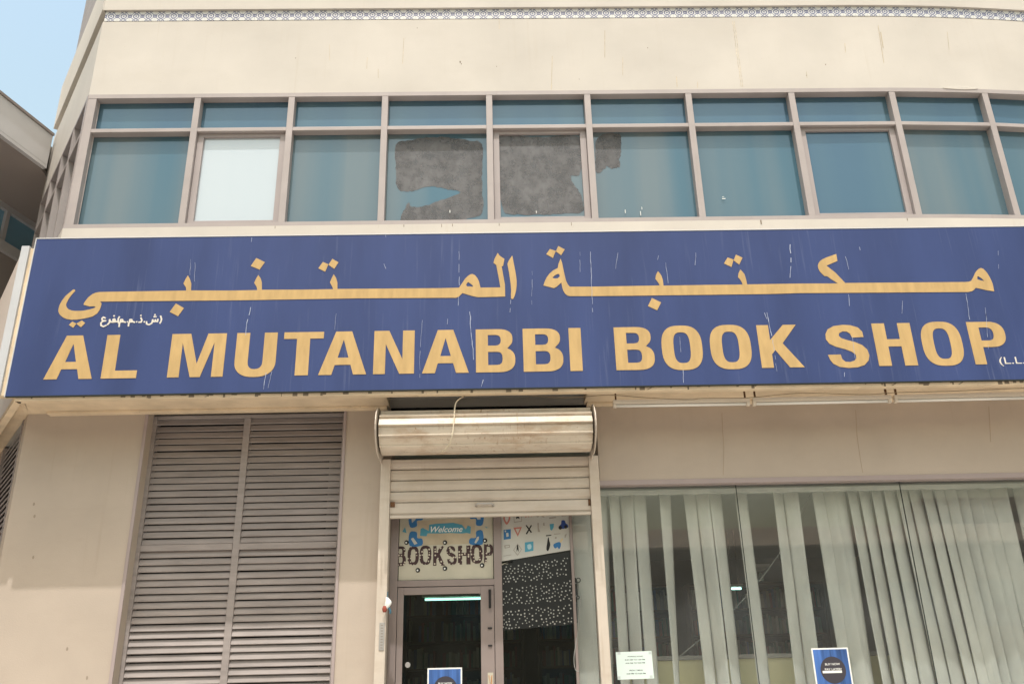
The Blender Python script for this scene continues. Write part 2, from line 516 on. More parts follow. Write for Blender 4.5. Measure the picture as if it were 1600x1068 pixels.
XB, KB = 4.0, 0.023
def bend(x, y, z):
    return (x, y + KB * (min(x, 7.0) - XB) ** 2, z) if x > XB else (x, y, z)

def wall_x(x0, x1, y0, y1, z0, z1):
    """wall slab divided so that it can follow the bend at the right"""
    mb = MB()
    xs = [x0] + [q for q in [XB + 0.35 * k for k in range(0, 15)] if x0 + 0.02 < q < x1 - 0.02] + [x1]
    n = len(xs)
    vs = [(x, y, z) for x in xs for (y, z) in ((y0, z0), (y1, z0), (y1, z1), (y0, z1))]
    fs = [(0, 1, 2, 3), tuple(4 * (n - 1) + k for k in (3, 2, 1, 0))]
    for i in range(n - 1):
        for k in range(4):
            fs.append((4 * i + k, 4 * i + (k + 1) % 4, 4 * i + 4 + (k + 1) % 4, 4 * i + 4 + k))
    mb.add(vs, fs)
    return mb.map(bend)

ZS, ZH = 6.03, 7.625             # ribbon window sill and head
ZT0, ZT1 = 8.615, 8.75           # tile border
# front walls
part("upper_wall", wall_x(CX, XR, 0.0, 0.25, ZH, ZT0), M['cream'], bld)
part("wall_core", wall_x(CX, XR, 0.02, 0.25, ZT0, ZT1), M['cream'], bld)
part("cornice_wall", wall_x(CX, XR, -0.03, 0.25, ZT1, 9.42), M['cream'], bld)
part("sill_wall", wall_x(CX, XR, -0.012, 0.25, 4.205, ZS), M['cream'], bld)
part("sill_wall", MB().box(CX + .1, -.95, -0.011, 0.25, 4.141, 4.204).box(.95, XR - 2, -0.011, 0.25, 4.141, 4.204), M['tan'], bld)
part("parapet_wall", wall_x(CX, XR, -0.03, 0.25, 13.2, 14.2), M['cream'], bld)
# angled side walls
mb = MB(); side_box(mb, 0.0, CLEN, 0.0, -0.25, ZH, ZT0)
part("upper_wall", mb, M['cream'], bld)
mb = MB(); side_box(mb, 0.0, CLEN, -0.02, -0.25, ZT0, ZT1)
part("wall_core", mb, M['cream'], bld)
mb = MB(); side_box(mb, -0.02, CLEN, 0.03, -0.25, ZT1, 9.42)
part("cornice_wall", mb, M['cream'], bld)
mb = MB(); side_box(mb, 0.0, CLEN, 0.012, -0.25, 4.14, ZS)
part("sill_wall", mb, M['cream'], bld)
mb = MB(); side_box(mb, 0.0, CLEN, 0.03, -0.25, 13.2, 14.2)
part("parapet_wall", mb, M['cream'], bld)
# rear and far sides, floors
ex, ey, _ = side(CLEN, 0, 0)
mb = MB()
mb.box(ex + 0.05, ex + 0.28, ey + 0.03, 9.0, 0, 14.2)
mb.box(XR - 0.25, XR, 1.4, 9.0, 0, 14.2)
mb.box(ex + 0.28, XR - 0.25, 8.75, 9.0, 0, 14.2)
part("rear_wall", mb, M['cream'], bld)
part("roof", MB().prism([(CX - 0.05, 0.3), (XR - 0.3, 1.5), (XR - 0.3, 8.7), (ex + 0.3, 8.7), (ex + 0.3, ey)], 13.7, 13.9, 'z'), M['ground'], bld)
part("floor_slab", MB().prism([(CX - 0.05, 0.3), (XR - 0.3, 0.3), (XR - 0.3, 8.7), (ex + 0.3, 8.7), (ex + 0.3, ey)], 4.2, 4.5, 'z'), M['dark'], bld)
mb = MB()
# lumps of plaster that have come loose at the window head
def lump(cx, w, h):
    n = 14
    return [(cx - w / 2 + w * i / n, ZH + 0.012 + 0.5 * h * math.sin(math.pi * i / n) * (1 + 0.3 * math.sin(i * 2.1))) for i in range(n + 1)] + \
           [(cx + w / 2 - w * i / n, ZH + 0.008 - 0.25 * h * math.sin(math.pi * i / n)) for i in range(1, n)]
mb.prism(lump(5.1, 0.40, 0.05), -0.013, 0.05)
mb.map(bend)
part("flaking_plaster", mb, M['cream'], bld, 0.004)
# hairline cracks and run marks on the upper wall
M['crack'] = mat('crack', (0.53, 0.46, 0.36), 0.9, 0.1, var=0.4, scale=20)
M['mark'] = mat('run_mark', (0.50, 0.42, 0.30), 0.9, 0.1, var=0.3, scale=15)
M['grime'] = mat('grime_spot', (0.20, 0.16, 0.12), 0.9, 0.1)
def ribbon(mb, pts, wd, y, th=0.0015):
    """thin flat strip along px points, on plane y"""
    P = [at(px, py, y) for px, py in pts]
    for (x0, z0), (x1, z1) in zip(P, P[1:]):
        d = Vector((x1 - x0, z1 - z0)); n = Vector((-d.y, d.x)).normalized() * wd / 2
        mb.prism([(x0 + n.x, z0 + n.y), (x1 + n.x, z1 + n.y), (x1 - n.x, z1 - n.y), (x0 - n.x, z0 - n.y)], y - th, y)
    return mb
mb = MB()
for dx in (0, 2.6):
    pts = [(1145 + dx + 13 * k / 22 + random.uniform(-.7, .7), 33 + 103 * k / 22) for k in range(23)]
    ribbon(mb, pts, 0.0045, 0.0)
part("wall_crack", mb, M['crack'], bld, kind="stuff")
mb = MB()
for px, y0, y1, lean, wd in ((631, 60, 100, -2, .004), (574, 90, 108, -1, .004), (591, 108, 122, 0, .004), (863, 88, 140, -1.5, .005), (945, 48, 90, 0, .005),
                             (973, 90, 118, 0, .004), (1372, 40, 98, 9, .004), (1376, 50, 75, 4, .007), (1320, 68, 82, 1, .005), (1057, 120, 136, 1, .006),
                             (1090, 128, 137, 0, .005), (1260, 112, 122, 1, .004), (515, 70, 95, 0, .003), (780, 30, 46, 0, .004), (1480, 50, 78, 3, .003)):
    ribbon(mb, [(px, y0), (px + lean * .5, (y0 + y1) / 2), (px + lean, y1)], wd, 0.0)
part("run_mark", mb, M['mark'], bld, kind="stuff")
mb = MB()
for px, py, r in ((719, 97, .011), (721, 100, .007), (776, 104, .006), (462, 91, .006), (1290, 101, .007), (1012, 75, .006), (1260, 118, .005), (652, 44, .005), (905, 124, .005)):
    x, z = at(px, py); mb.disc(x, z, r * 1.3, -0.0022, 0, 7, r * .6)
low = MB()
for px, py in ((53, 787), (54, 806), (52, 870), (136, 1058), (105, 1013)):
    x, z = at(px, py); low.disc(x, z, 0.015, -0.0016, 0, 8, 0.009)
part("grime_spot", mb, M['grime'], bld, kind="stuff")
part("grime_spot", low, mat('faint_smudge', (.30, .25, .20), .9, .1), bld, kind="stuff")

# tile border: every tile its own piece
tw, th_ = 0.136, ZT1 - ZT0 - 0.004
tm = MB().box(-tw / 2 + .0008, tw / 2 - .0008, -0.004, 0.02, -th_ / 2, th_ / 2).mesh("tile", 0.0012)
tm.materials.append(M['tile'])
bed = part("tile_border", wall_x(CX + 0.01, XR - 1.0, 0.004, 0.019, ZT0 + .001, ZT1 - .001), mat('grout', (0.6, 0.57, 0.5), 0.9), bld)
nt_ = int((6.6 - CX) / tw)
for i in range(nt_):
    x = CX + 0.012 + tw * (i + 0.5)
    bx, by, bz = bend(x, 0.0, (ZT0 + ZT1) / 2)
    o = link("tile", tm, None, bed, (bx, by + random.uniform(-.0006, .0006), bz))
    if x > XB: o.rotation_euler.z = math.atan(2 * KB * (x - XB))
# ribbon window
MX = [-4.185, -3.045, -2.062, -1.08, 0.018, 1.060, 2.140, 3.246, 4.332, 5.363, 6.45, 7.5]
MW = 0.066
ZTR0, ZTR1 = 7.163, 7.207
rf = MB()
FY0, FY1 = -0.006, 0.13
for i, x in enumerate(MX):
    if i == 0: rf.box(x, x + 0.085, FY0, FY1, ZS + 0.045, ZH - 0.038)
    else: rf.box(x - MW / 2, x + MW / 2, FY0, FY1, ZS + 0.045, ZH - 0.038)
for i in range(len(MX) - 1):
    a = MX[i] + (0.085 if i == 0 else MW / 2); b = MX[i + 1] - MW / 2
    rf.box(a, b, FY0 + .003, FY1, ZTR0, ZTR1)
rf.map(bend)
rib = part("ribbon_window", rf, M['alu'], bld, 0.004)
fr2 = wall_x(MX[0], MX[-1] + .03, FY0 - .002, FY1, ZH - 0.038, ZH + 0.010)
fr3 = wall_x(MX[0], MX[-1] + .03, FY0 - .004, FY1, ZS, ZS + 0.045)
fr2.add(fr3.v, fr3.f)
part("head_and_sill", fr2, M['alu'], rib)
GY = 0.085
for i in range(len(MX) - 1):
    a = MX[i] + (0.085 if i == 0 else MW / 2); b = MX[i + 1] - MW / 2
    mb = MB().box(a, b, GY, GY + 0.008, ZTR1, ZH - 0.038).map(bend)
    part("upper_pane", mb, M['pane_blue'], rib)
    z0, z1 = ZS + 0.045, ZTR0
    if i in (1, 4, 7):
        s = MB().frame(a + .003, b - .003, GY - 0.045, GY + 0.012, z0 + .003, z1 - .003, 0.062, 0.062, 0.036, 0.05)
        part("sash", s, M['sash'], rib, 0.003)
        mb = MB().box(a + .065, b - .065, GY - 0.014, GY - 0.006, z0 + .053, z1 - .039)
        part("pane", mb, M['pane_white'] if i == 1 else M['pane_blue'] if i == 7 else M['pane'], rib)
    else:
        mb = MB().box(a, b, GY, GY + 0.008, z0, z1).map(bend)
        part("pane", mb, M['pane'], rib)
    # blinding board behind the glass so that nothing shines through
    # (dark upstairs room)
part("room_back", wall_x(CX + .1, XR - .3, 0.4, 0.42, 5.0, 8.5), M['dark'], bld)

def cr(pts, ox, oy, sc):
    return [(ox + x / sc, oy + y / sc) for x, y in pts]
def smooth(pts, n=3, closed=True):
    """Catmull-Rom through the outline"""
    out = []
    N = len(pts)
    for i in range(N):
        p0, p1, p2, p3 = pts[(i - 1) % N], pts[i], pts[(i + 1) % N], pts[(i + 2) % N]
        for k in range(n):
            t = k / n
            out.append(tuple(0.5 * (2 * p1[j] + (p2[j] - p0[j]) * t + (2 * p0[j] - 5 * p1[j] + 4 * p2[j] - p3[j]) * t * t + (3 * p1[j] - p0[j] - 3 * p2[j] + p3[j]) * t ** 3) for j in (0, 1)))
    return out
def jag(pts, amp):
    return [(x + random.uniform(-amp, amp), y + random.uniform(-amp, amp)) for x, y in pts]
patches = [
    (cr([(585, 605), (640, 585), (720, 573), (800, 573), (880, 585), (940, 600), (942, 700), (942, 780), (945, 880), (910, 905), (830, 922), (760, 933), (690, 934), (610, 935), (608, 895), (635, 845), (648, 862), (700, 860), (760, 838), (850, 803), (800, 790), (740, 778), (690, 785), (640, 797), (590, 785), (583, 700)], 400, 0, 2.667), GY - 0.001),
    (cr([(1003, 575), (1180, 573), (1350, 575), (1351, 720), (1312, 735), (1330, 775), (1350, 805), (1364, 850), (1358, 884), (1280, 890), (1200, 894), (1060, 892), (1030, 872), (1012, 800), (1003, 740)], 400, 0, 2.667), GY - 0.0155),
    (cr([(1418, 590), (1450, 560), (1490, 556), (1521, 566), (1520, 640), (1514, 665), (1516, 693), (1482, 702), (1462, 694), (1436, 718), (1415, 705)], 400, 0, 2.667), GY - 0.001)]
for pts, y in patches:
    pp = jag(smooth(pts, 7), 0.9)
    me = shape_mesh("bare_glass_patch", [[at(px, py, y) for px, py in pp]], y, 0.001)
    link("bare_glass_patch", me, M['film'], rib)
mb = MB()
for px, py, w_, h_ in ((1131, 310, .035, .008), (1130, 307, .02, .004), (1275, 311, .025, .006), (1274, 307, .02, .004), (1001, 333, .006, .05), (1003, 325, .005, .03), (703, 330, .008, .03), (838, 331, .006, .03), (977, 330, .006, .04)):
    x, z = at(px, py, GY - .02); mb.box(x - w_ / 2, x + w_ / 2, GY - 0.0175, GY - 0.016, z - h_ / 2, z + h_ / 2)
part("paint_splash", mb, M['pwhite'], rib, kind="stuff")
# angled side ribbon window
mb = MB()
side_box(mb, 0.0, CLEN, 0.008, -0.12, ZH - .038, ZH + .006)
side_box(mb, 0.0, CLEN, 0.008, -0.12, ZS, ZS + 0.045)
side_box(mb, 0.0, CLEN, 0.005, -0.12, ZTR0, ZTR1)
for s in (0.0, 0.62, 1.25, 1.9, CLEN - 0.07):
    side_box(mb, s, s + 0.07, 0.006, -0.12, ZS + 0.045, ZTR0)
    side_box(mb, s, s + 0.07, 0.006, -0.12, ZTR1, ZH - .038)
srw = part("ribbon_window", mb, M['alu'], bld)
for a, b in ((.07, .62), (.69, 1.25), (1.32, 1.9), (1.97, CLEN - .07)):
    mb = MB(); side_box(mb, a, b, -0.085, -0.095, ZS + 0.045, ZTR0); part("pane", mb, M['pane'], srw)
    mb = MB(); side_box(mb, a, b, -0.085, -0.095, ZTR1, ZH - .038); part("upper_pane", mb, M['pane_blue'], srw)
# second floor ribbon (only its sill shows at the very corner)
mb = wall_x(CX + .08, XR - .3, 0.05, 0.15, 9.42, 13.2)
r2 = part("top_floor_window", mb, M['pane_blue'], bld)
mb = MB()
for k in range(12):
    x = CX + 0.09 + k * 1.08
    mb.box(x - .035, x + .035, -0.02, 0.049, 9.421, 13.199)
mb.map(bend)
part("mullion", mb, M['alu'], r2)
mb = MB(); side_box(mb, 0.08, CLEN, -0.05, -0.15, 9.42, 13.2)
r3 = part("top_floor_window", mb, M['louvre'], bld)

# ---- ground floor walls
OX0, OX1 = -0.985, 0.925          # doorway between the guide rails
LX0, LX1 = -3.105, -1.345         # louvre opening
SX0, SX1 = 0.925, 5.35            # shop window
ZG = 4.14
mb = MB()
mb.box(CX, LX0, 0.0, 0.22, 0, ZG)
part("corner_pier", mb, M['tan'], bld)
part("pier", MB().box(LX1, OX0 - 0.001, 0.0, 0.22, 0, ZG), M['tan'], bld)
part("lintel_wall", MB().box(OX1 + .02, SX1, 0.0, 0.22, 3.415, ZG), M['tan'], bld)
part("pier", MB().box(SX1, XR, 0.0, 0.22, 0, ZG), M['tan'], bld)
part("window_plinth", MB().box(OX1 + .02, SX1, 0.0, 0.22, 0, 0.75), M['tan'], bld)
part("louvre_plinth", MB().box(LX0, LX1, 0.0, 0.22, 0, 0.5), M['tan'], bld)
mb = MB(); mb.box(OX0, OX1 + .02, 0.55, 0.6, 3.3, ZG); mb.box(OX0 + .05, OX1 - .3, 0.3, 0.5, 3.86, 4.04)
part("shutter_recess", mb, M['jamb'], bld)
mb = MB(); side_box(mb, 0, 0.18, 0, -0.2, 0, ZG); side_box(mb, 1.35, CLEN, 0, -0.2, 0, ZG); side_box(mb, 0.18, 1.35, 0, -0.2, 0, 0.8)
part("side_pier", mb, M['tan'], bld)
# faint cracks on the lintel
mb = MB()
ribbon(mb, [(1128, 645), (1129, 670), (1131, 700), (1130, 742)], .004, 0.0)
ribbon(mb, [(1337, 640), (1339, 680), (1344, 715), (1348, 738)], .004, 0.0)
ribbon(mb, [(1545, 635), (1548, 690)], .004, 0.0)
part("wall_crack", mb, mat('tan_crack', (0.36, 0.29, 0.22), 0.9, 0.1), bld, kind="stuff")

# soffit ledge behind the sign
F0 = (-4.02, -0.575)
xc0, zc1 = at(47, 388, -.575)
xw0, zw1 = at(34, 384, -.60); xw1, _ = at(46.5, 384, -.60)
part("sign_fascia", MB().box(F0[0], XR - 2.5, -0.575, -0.50, 4.055, 4.10).box(xc0 - .03, XR - 2.5, -0.575, -0.50, 4.1005, zc1), M['soffit'], bld, 0.004)
part("white_edge_strip", MB().box(xw0, xw1, -.60, -.52, 4.11, zw1), mat('grey_white_trim', (0.46, 0.47, 0.49), 0.5, 0.3, var=0.06), bld, 0.004)
FS = (xw0 + .012, -.585)
mb = MB(); side_box(mb, 0.0, 2.4, 0.0, -0.05, 4.115, zw1 - .01, FS)
part("side_panel", mb, M['sidepanel'], bld, 0.003)
part("soffit", MB().box(F0[0] + .02, XR - 2.5, -0.50, -0.30, 4.125, 4.20).box(F0[0] + .02, -.93, -0.30, -0.013, 4.125, 4.20).box(.84, XR - 2.5, -0.30, -0.013, 4.125, 4.20), M['soffit'], bld)
part("ledge_light_cover", MB().box(F0[0] + .02, XR - 2.5, -0.499, -0.013, 5.42, 5.49), M['cream'], bld)  # unseen cover, added to keep sunlight out of the hollow ledge
part("soffit_rib", MB().box(CX + .2, -.95, -0.075, -0.001, 4.10, 4.124).box(.86, XR - 2.5, -0.075, -0.001, 4.10, 4.124), M['soffit'], bld, 0.004)
mb = MB()
for px, wd, hg in ((1190, .012, .05), (631, .006, .03), (690, .005, .04), (707, .006, .03), (780, .006, .03), (893, .005, .04), (430, .005, .03), (1420, .006, .03)):
    x, z = at(px, 353, -.0135); mb.box(x - wd / 2, x + wd / 2, -.0142, -.0128, ZS - hg, ZS - .003)
part("sill_drip", mb, M['grime'], bld, kind="stuff")
# grime and roots hanging under the ledge
mb = MB()
for k in range(70):
    x = random.uniform(-3.9, 5.4)
    h_ = random.uniform(.003, .012)
    mb.box(x, x + random.uniform(.004, .05), -0.5765 - .00002 * k, -0.5745, 4.055 + random.uniform(0.0, .028), 4.055 + .030 + h_)
for px in (320, 1011, 1500, 1175, 1395):
    x, z = at(px, 613, -.577)
    mb.prism([(x, 4.06), (x + .012, 4.06), (x + .06, 4.085), (x + .045, 4.085)], -0.5778, -0.576)
part("ledge_grime", mb, M['grime'], bld, kind="stuff")
mb = MB(); side_box(mb, 0.0, 2.2, 0.0, -0.06, 4.055, 4.112, F0)
part("side_ledge", mb, M['soffit'], bld, 0.004)
mb = MB()
q = [side(0.02, -0.061, 0, F0)[:2], side(2.2, -0.061, 0, F0)[:2], side(2.2, 0.0, 0)[:2], (CX, 0.0), (F0[0] + .019, -0.001), (F0[0] + .019, -0.5)]
mb.prism(q, 4.125, 4.2, 'z')
part("side_soffit", mb, M['soffit'], bld)

# louvres, set back in the wall opening
def louvre(x0, x1, xm0, xm1, z0, z1, zm0, zm1, yo):
    k = (yo - CAM.y) / -CAM.y
    xm0, xm1 = xm0 * k, xm1 * k
    zm0, zm1 = CAM.z + (zm0 - CAM.z) * k, CAM.z + (zm1 - CAM.z) * k
    fr = MB().frame(x0, x1, yo, yo + .10, z0, z1, 0.040, 0.07, 0.03, 0.04)
    fr.box(xm0, xm1, yo + .003, yo + .10, z0 + .04, z1 - .03)
    fr.box(x0 + .04, xm0, yo - .004, yo + .10, zm0, zm1)
    fr.box(xm1, x1 - .07, yo - .004, yo + .10, zm0, zm1)
    fo = part("louvre_panel", fr, M['louvre'], bld, 0.004)
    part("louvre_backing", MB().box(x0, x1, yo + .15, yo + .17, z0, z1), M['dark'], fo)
    pit = 0.0605
    for a, b in ((x0 + .04, xm0), (xm1, x1 - .07)):
        L_ = b - a
        prof = [(0.012, 0.002), (0.008, -0.004), (0.010, -0.009), (0.016, -0.011), (0.018, -0.004), (0.033, 0.038), (0.038, 0.040), (0.038, 0.044), (0.029, 0.043)]
        me = MB().prism(prof, -L_ / 2 + .001, L_ / 2 - .001, 'x').mesh("slat", 0.0)
        me.materials.append(M['louvre'])
        for lo, hi in ((zm1, z1 - .03), (z0 + .04, zm0)):
            n = max(1, int(round((hi - lo) / pit)))
            for k in range(n):
                o = link("slat", me, None, fo, ((a + b) / 2, yo + random.uniform(-.002, .002), lo + (k + .22) * (hi - lo) / n + random.uniform(-.002, .002)))
                o.rotation_euler.x = random.uniform(-.05, .05)
                o.rotation_euler.y = random.uniform(-.0022, .0022)
    return fo
louvre(LX0 - .005, LX1 + .04, -2.245, -2.185, 0.5, 4.124, 2.878, 2.930, .115)
# edge bead round the louvre opening
mb = MB(); mb.frame(LX0 - .03, LX1 + .025, -0.012, -0.001, 0.5, 4.137, 0.03, 0.025, 0.012, 0)
part("edge_bead", mb, M['head'], bld, 0.003)
# side louvre
mb = MB()
for s in (.18, 1.29): side_box(mb, s, s + .06, 0.006, -0.1, .8, ZG - .02)
so_ = part("louvre_panel", mb, M['louvre'], bld)
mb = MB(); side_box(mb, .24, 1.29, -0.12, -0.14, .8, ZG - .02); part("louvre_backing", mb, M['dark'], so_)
prof = [(0.012, 0.002), (0.008, -0.004), (0.010, -0.009), (0.016, -0.011), (0.018, -0.004), (0.033, 0.038), (0.038, 0.040), (0.038, 0.044), (0.029, 0.043)]
me = MB().prism(prof, -.524, .524, 'x').mesh("slat"); me.materials.append(M['louvre'])
for k in range(54):
    o = link("slat", me, None, so_, side(.765, 0, .85 + k * .0605))
    o.rotation_euler.z = math.atan2(-CD.y, -CD.x)

# shop window
sw = part("shop_window", MB().box(SX0 + .012, SX1, -0.006, 0.10, 3.372, 3.416), M['head'], bld, 0.004)
part("window_post", MB().box(SX1 - .06, SX1 - .001, 0.0, 0.10, .75, 3.371), M['head'], sw)
jx = [SX0 + .012, at(1149, 755, .08)[0], at(1405, 755, .08)[0], SX1 - .061]
for a, b in zip(jx, jx[1:]):
    part("pane", MB().box(a + .003, b - .003, 0.075, 0.083, .75, 3.371), M['sglass'], sw)
for x in jx[1:-1]:
    part("silicone_joint", MB().box(x - .003, x + .003, 0.074, 0.084, .75, 3.371), M['joint'], sw)

# entrance: frames, door, sidelight
EY = 0.12
zH0, zH1 = 2.553, 2.605
ent = MB()
X = [-0.965, -0.838, -0.006, 0.062, 0.665, 0.69]
ent.box(X[0] + .06, X[1], EY, EY + .07, .3, 3.6)
ent.box(X[2], X[3], EY, EY + .07, .3, 3.6)
ent.box(X[4], X[5], EY, EY + .07, .3, 3.6)
ent.box(X[1], X[2], EY + .002, EY + .07, zH0, zH1)
entf = part("entrance_frame", ent, M['entr'], bld, 0.003)
part("reveal", MB().box(OX0, X[0] + .059, 0.0, 0.3, 0.3, 3.8), M['jamb'], bld)
part("transom_pane", MB().box(X[1], X[2], EY + .03, EY + .036, zH1, 3.6), M['dglass'], entf)
part("sidelight_pane", MB().box(X[3], X[4], EY + .03, EY + .036, .3, 3.6), M['dglass'], entf)
part("side_return_pane", MB().box(X[5], OX1 - .07, EY + .02, EY + .026, .3, 3.6), M['sglass'], entf)
part("side_return_panel", MB().box(X[5] + .01, OX1 - .06, EY + .10, EY + .12, .3, 3.6), M['blind'], entf)
dx0, dx1 = X[1] + .004, X[2] - .004
door = part("door", MB().frame(dx0, dx1, EY + .006, EY + .055, .32, zH0 - .006, .052, .115, .06, .12), M['entr'], bld, 0.003)
part("pane", MB().box(dx0 + .052, dx1 - .115, EY + .028, EY + .034, .44, zH0 - .066), M['dglass'], door)
mb = MB().tube([(-.045, EY - .015, 2.50), (-.045, EY - .015, 2.36)], .010, 8)
mb.box(-.056, -.034, EY - .02, EY + .006, 2.49, 2.515)
part("closer_arm", mb, M['pblack'], door)
mb = MB()
for z in (2.20, 2.06): mb.box(-.065, -.03, EY - .004, EY + .006, z - .006, z + .006)
part("hinge", mb, M['pblack'], door)
xx, zz = at(637, 1038, EY)
part("round_lock", MB().disc(xx, zz, .022, EY - .006, EY + .028, 16), M['steel'], door, 0.002)
mb = MB().tube([(X[3] + .02, EY - .05, 1.95), (X[3] + .13, EY - .05, 1.95)], .011, 8).tube([(X[3] + .02, EY + .03, 1.95), (X[3] + .02, EY - .05, 1.95)], .011, 8)
# note stuck to the right stile
x0, z1 = at(762, 1050, EY); x1, z0 = at(771, 1075, EY)
n1 = part("paper_tag", MB().box(x0, x1, EY + .003, EY + .0055, z0 - .05, z1), M['paper'], door)
mb = MB().tube([(x0 + .01, EY + .0025, z1 - .02), (x0 + .02, EY + .0025, z1 - .10), (x0 + .035, EY + .0025, z1 - .02), (x0 + .03, EY + .0025, z1 - .14)], .004, 5)
part("scrawl", mb, M['orange'], n1)

# inside the shop
mb = MB()
mb.box(-1.4, XR - .3, 0.24, 7.0, 3.75, 3.80)
part("shop_ceiling", mb, M['ceil'], bld)
part("shop_floor", MB().box(-1.4, XR - .3, 0.05, 7.0, 0.2, 0.3), M['floor'], bld)
part("shop_back_wall", MB().box(-1.4, XR - .3, 7.0, 7.1, 0.3, 3.75), M['shopwall'], bld)
part("shop_side_wall", MB().box(-1.5, -1.4, 0.24, 7.0, 0.3, 3.75), M['shopwall'], bld)
part("entry_step", MB().box(OX0, OX1 + .02, -0.4, 0.12, 0.14, 0.3), M['paving'], bld)

# ------------------------------------------------------------------ shop sign
sign = thing("shop_sign", "long blue shop sign with gold Arabic and English lettering across the facade", "sign", (0, -0.6, 4.09))
SY = -0.60
ZB_, ZT_ = 4.088, 5.585
panel = part("sign_panel", MB().box(-4.088, 5.6, SY, SY + .022, ZB_, ZT_), M['blue'], sign, 0.002)
mb = MB()
mb.box(-4.098, 5.6, SY - .004, SY + .024, ZT_ + .001, ZT_ + .010)
mb.box(-4.098, -4.089, SY - .004, SY + .024, ZB_ - .006, ZT_)
part("sign_trim", mb, M['trim'], sign, 0.002)
part("sign_bottom_trim", MB().box(-4.088, 5.6, SY - .003, SY + .024, ZB_ - .007, ZB_ - .001), M['joint'], sign)

LZ0, LZ1 = 4.232, 4.632
def arc(cx, cy, rx, ry, a0, a1, n, e=1.0):
    out = []
    for k in range(n + 1):
        a = rad(a0 + (a1 - a0) * k / n)
        c, s = math.cos(a), math.sin(a)
        out.append((cx + rx * math.copysign(abs(c) ** e, c), cy + ry * math.copysign(abs(s) ** e, s)))
    return out
G = {
 'A': [[(0, 0), (.33, 1), (.667, 1), (1, 0), (.727, 0), (.664, .225), (.335, .225), (.275, 0)], [(.387, .39), (.615, .39), (.50, .81)]],
 'L': [[(0, 0), (0, 1), (.37, 1), (.37, .175), (1, .175), (1, 0)]],
 'M': [[(0, 0), (0, 1), (.345, 1), (.505, .30), (.659, 1), (1, 1), (1, 0), (.79, 0), (.79, .79), (.59, 0), (.41, 0), (.21, .79), (.21, 0)]],
 'U': [[(0, 1), (0, .34)] + arc(.5, .34, .5, .36, 180, 360, 18, .85)[1:] + [(1, 1), (.68, 1), (.68, .34)] + arc(.5, .34, .18, .18, 360, 180, 12, .8)[1:] + [(.32, 1)]],
 'T': [[(.33, 0), (.33, .845), (0, .845), (0, 1), (1, 1), (1, .845), (.66, .845), (.66, 0)]],
 'N': [[(0, 0), (0, 1), (.37, 1), (.71, .33), (.71, 1), (1, 1), (1, 0), (.64, 0), (.29, .69), (.29, 0)]],
 'B': [[(0, 0), (0, 1), (.55, 1)] + arc(.55, .77, .39, .23, 90, -40, 10, .8)[1:] + [(.80, .545)] + arc(.58, .285, .42, .285, 48, -90, 12, .8) ,
       [(.31, .865), (.31, .615), (.50, .615)] + arc(.50, .74, .14, .125, -90, 90, 8, .8)[1:],
       [(.31, .47), (.31, .165), (.54, .165)] + arc(.54, .318, .14, .152, -90, 90, 8, .8)[1:]],
 'I': [[(0, 0), (0, 1), (1, 1), (1, 0)]],
 'O': [arc(.5, .5, .5, .52, 0, 360, 40, .72)[:-1], arc(.5, .5, .205, .36, 0, 360, 32, .66)[:-1]],
 'K': [[(0, 0), (0, 1), (.297, 1), (.297, .645), (.67, 1), (1.0, 1), (.60, .565), (1.06, 0), (.70, 0), (.395, .41), (.297, .31), (.297, 0)]],
 'H': [[(0, 0), (0, 1), (.33, 1), (.33, .62), (.67, .62), (.67, 1), (1, 1), (1, 0), (.67, 0), (.67, .45), (.33, .45), (.33, 0)]],
 'P': [[(0, 0), (0, 1), (.55, 1)] + arc(.55, .70, .45, .30, 90, -90, 16, .8)[1:] + [(.31, .40), (.31, 0)],
       [(.31, .865), (.31, .555), (.51, .555)] + arc(.51, .71, .17, .155, -90, 90, 10, .8)[1:]],
}
def sign_x(px, py): return at(px, py, SY)[0]
def a5(ox, x, y, oy=500, sc=5.3333): return sign_x(ox + x / sc, oy + y / sc)
LET = [('A', a5(60, 42, 487), a5(60, 445, 487)), ('L', a5(60, 520, 478), a5(60, 814, 478)), ('M', a5(60, 1072, 468), a5(60, 1535, 468)),
       ('U', a5(340, 140, 360), a5(340, 482, 360)), ('T', a5(340, 558, 108), a5(340, 888, 106)), ('A', a5(340, 838, 443), a5(340, 1238, 443)),
       ('N', a5(340, 1295, 440), a5(620, 143, 437)), ('A', a5(620, 210, 432), a5(620, 600, 432)), ('B', a5(620, 660, 430), a5(620, 988, 330)),
       ('B', a5(620, 1058, 420), a5(620, 1388, 325)), ('I', a5(620, 1447, 415), a5(620, 1550, 415)),
       ('B', a5(940, 116, 437, 490, 5), a5(940, 415, 340, 490, 5)), ('O', a5(940, 466, 230, 490, 5), a5(940, 791, 300, 490, 5)),
       ('O', a5(940, 844, 225, 490, 5), a5(940, 1173, 300, 490, 5)), ('K', a5(940, 1253, 425, 490, 5), a5(940, 1568, 420, 490, 5)),
       ('S', 0, 0), ('H', a5(1280, 470, 415, 490, 5), a5(1280, 775, 413, 490, 5)), ('O', a5(1280, 792, 180, 490, 5), a5(1280, 1136, 310, 490, 5)),
       ('P', a5(1280, 1225, 407, 490, 5), a5(1280, 1462, 200, 490, 5))]
Spts = [(345, 182), (255, 187), (240, 155), (215, 140), (180, 138), (155, 152), (152, 172), (170, 190), (215, 205), (280, 222), (335, 245), (375, 280), (391, 325), (385, 365),
        (355, 400), (300, 418), (230, 423), (160, 415), (110, 390), (85, 360), (68, 321), (167, 318), (180, 355), (205, 374), (240, 377), (275, 366), (290, 345), (285, 320),
        (255, 297), (200, 276), (130, 258), (80, 235), (52, 200), (48, 160), (65, 122), (110, 97), (180, 87), (240, 90), (300, 107), (335, 140)]
LD = 0.003
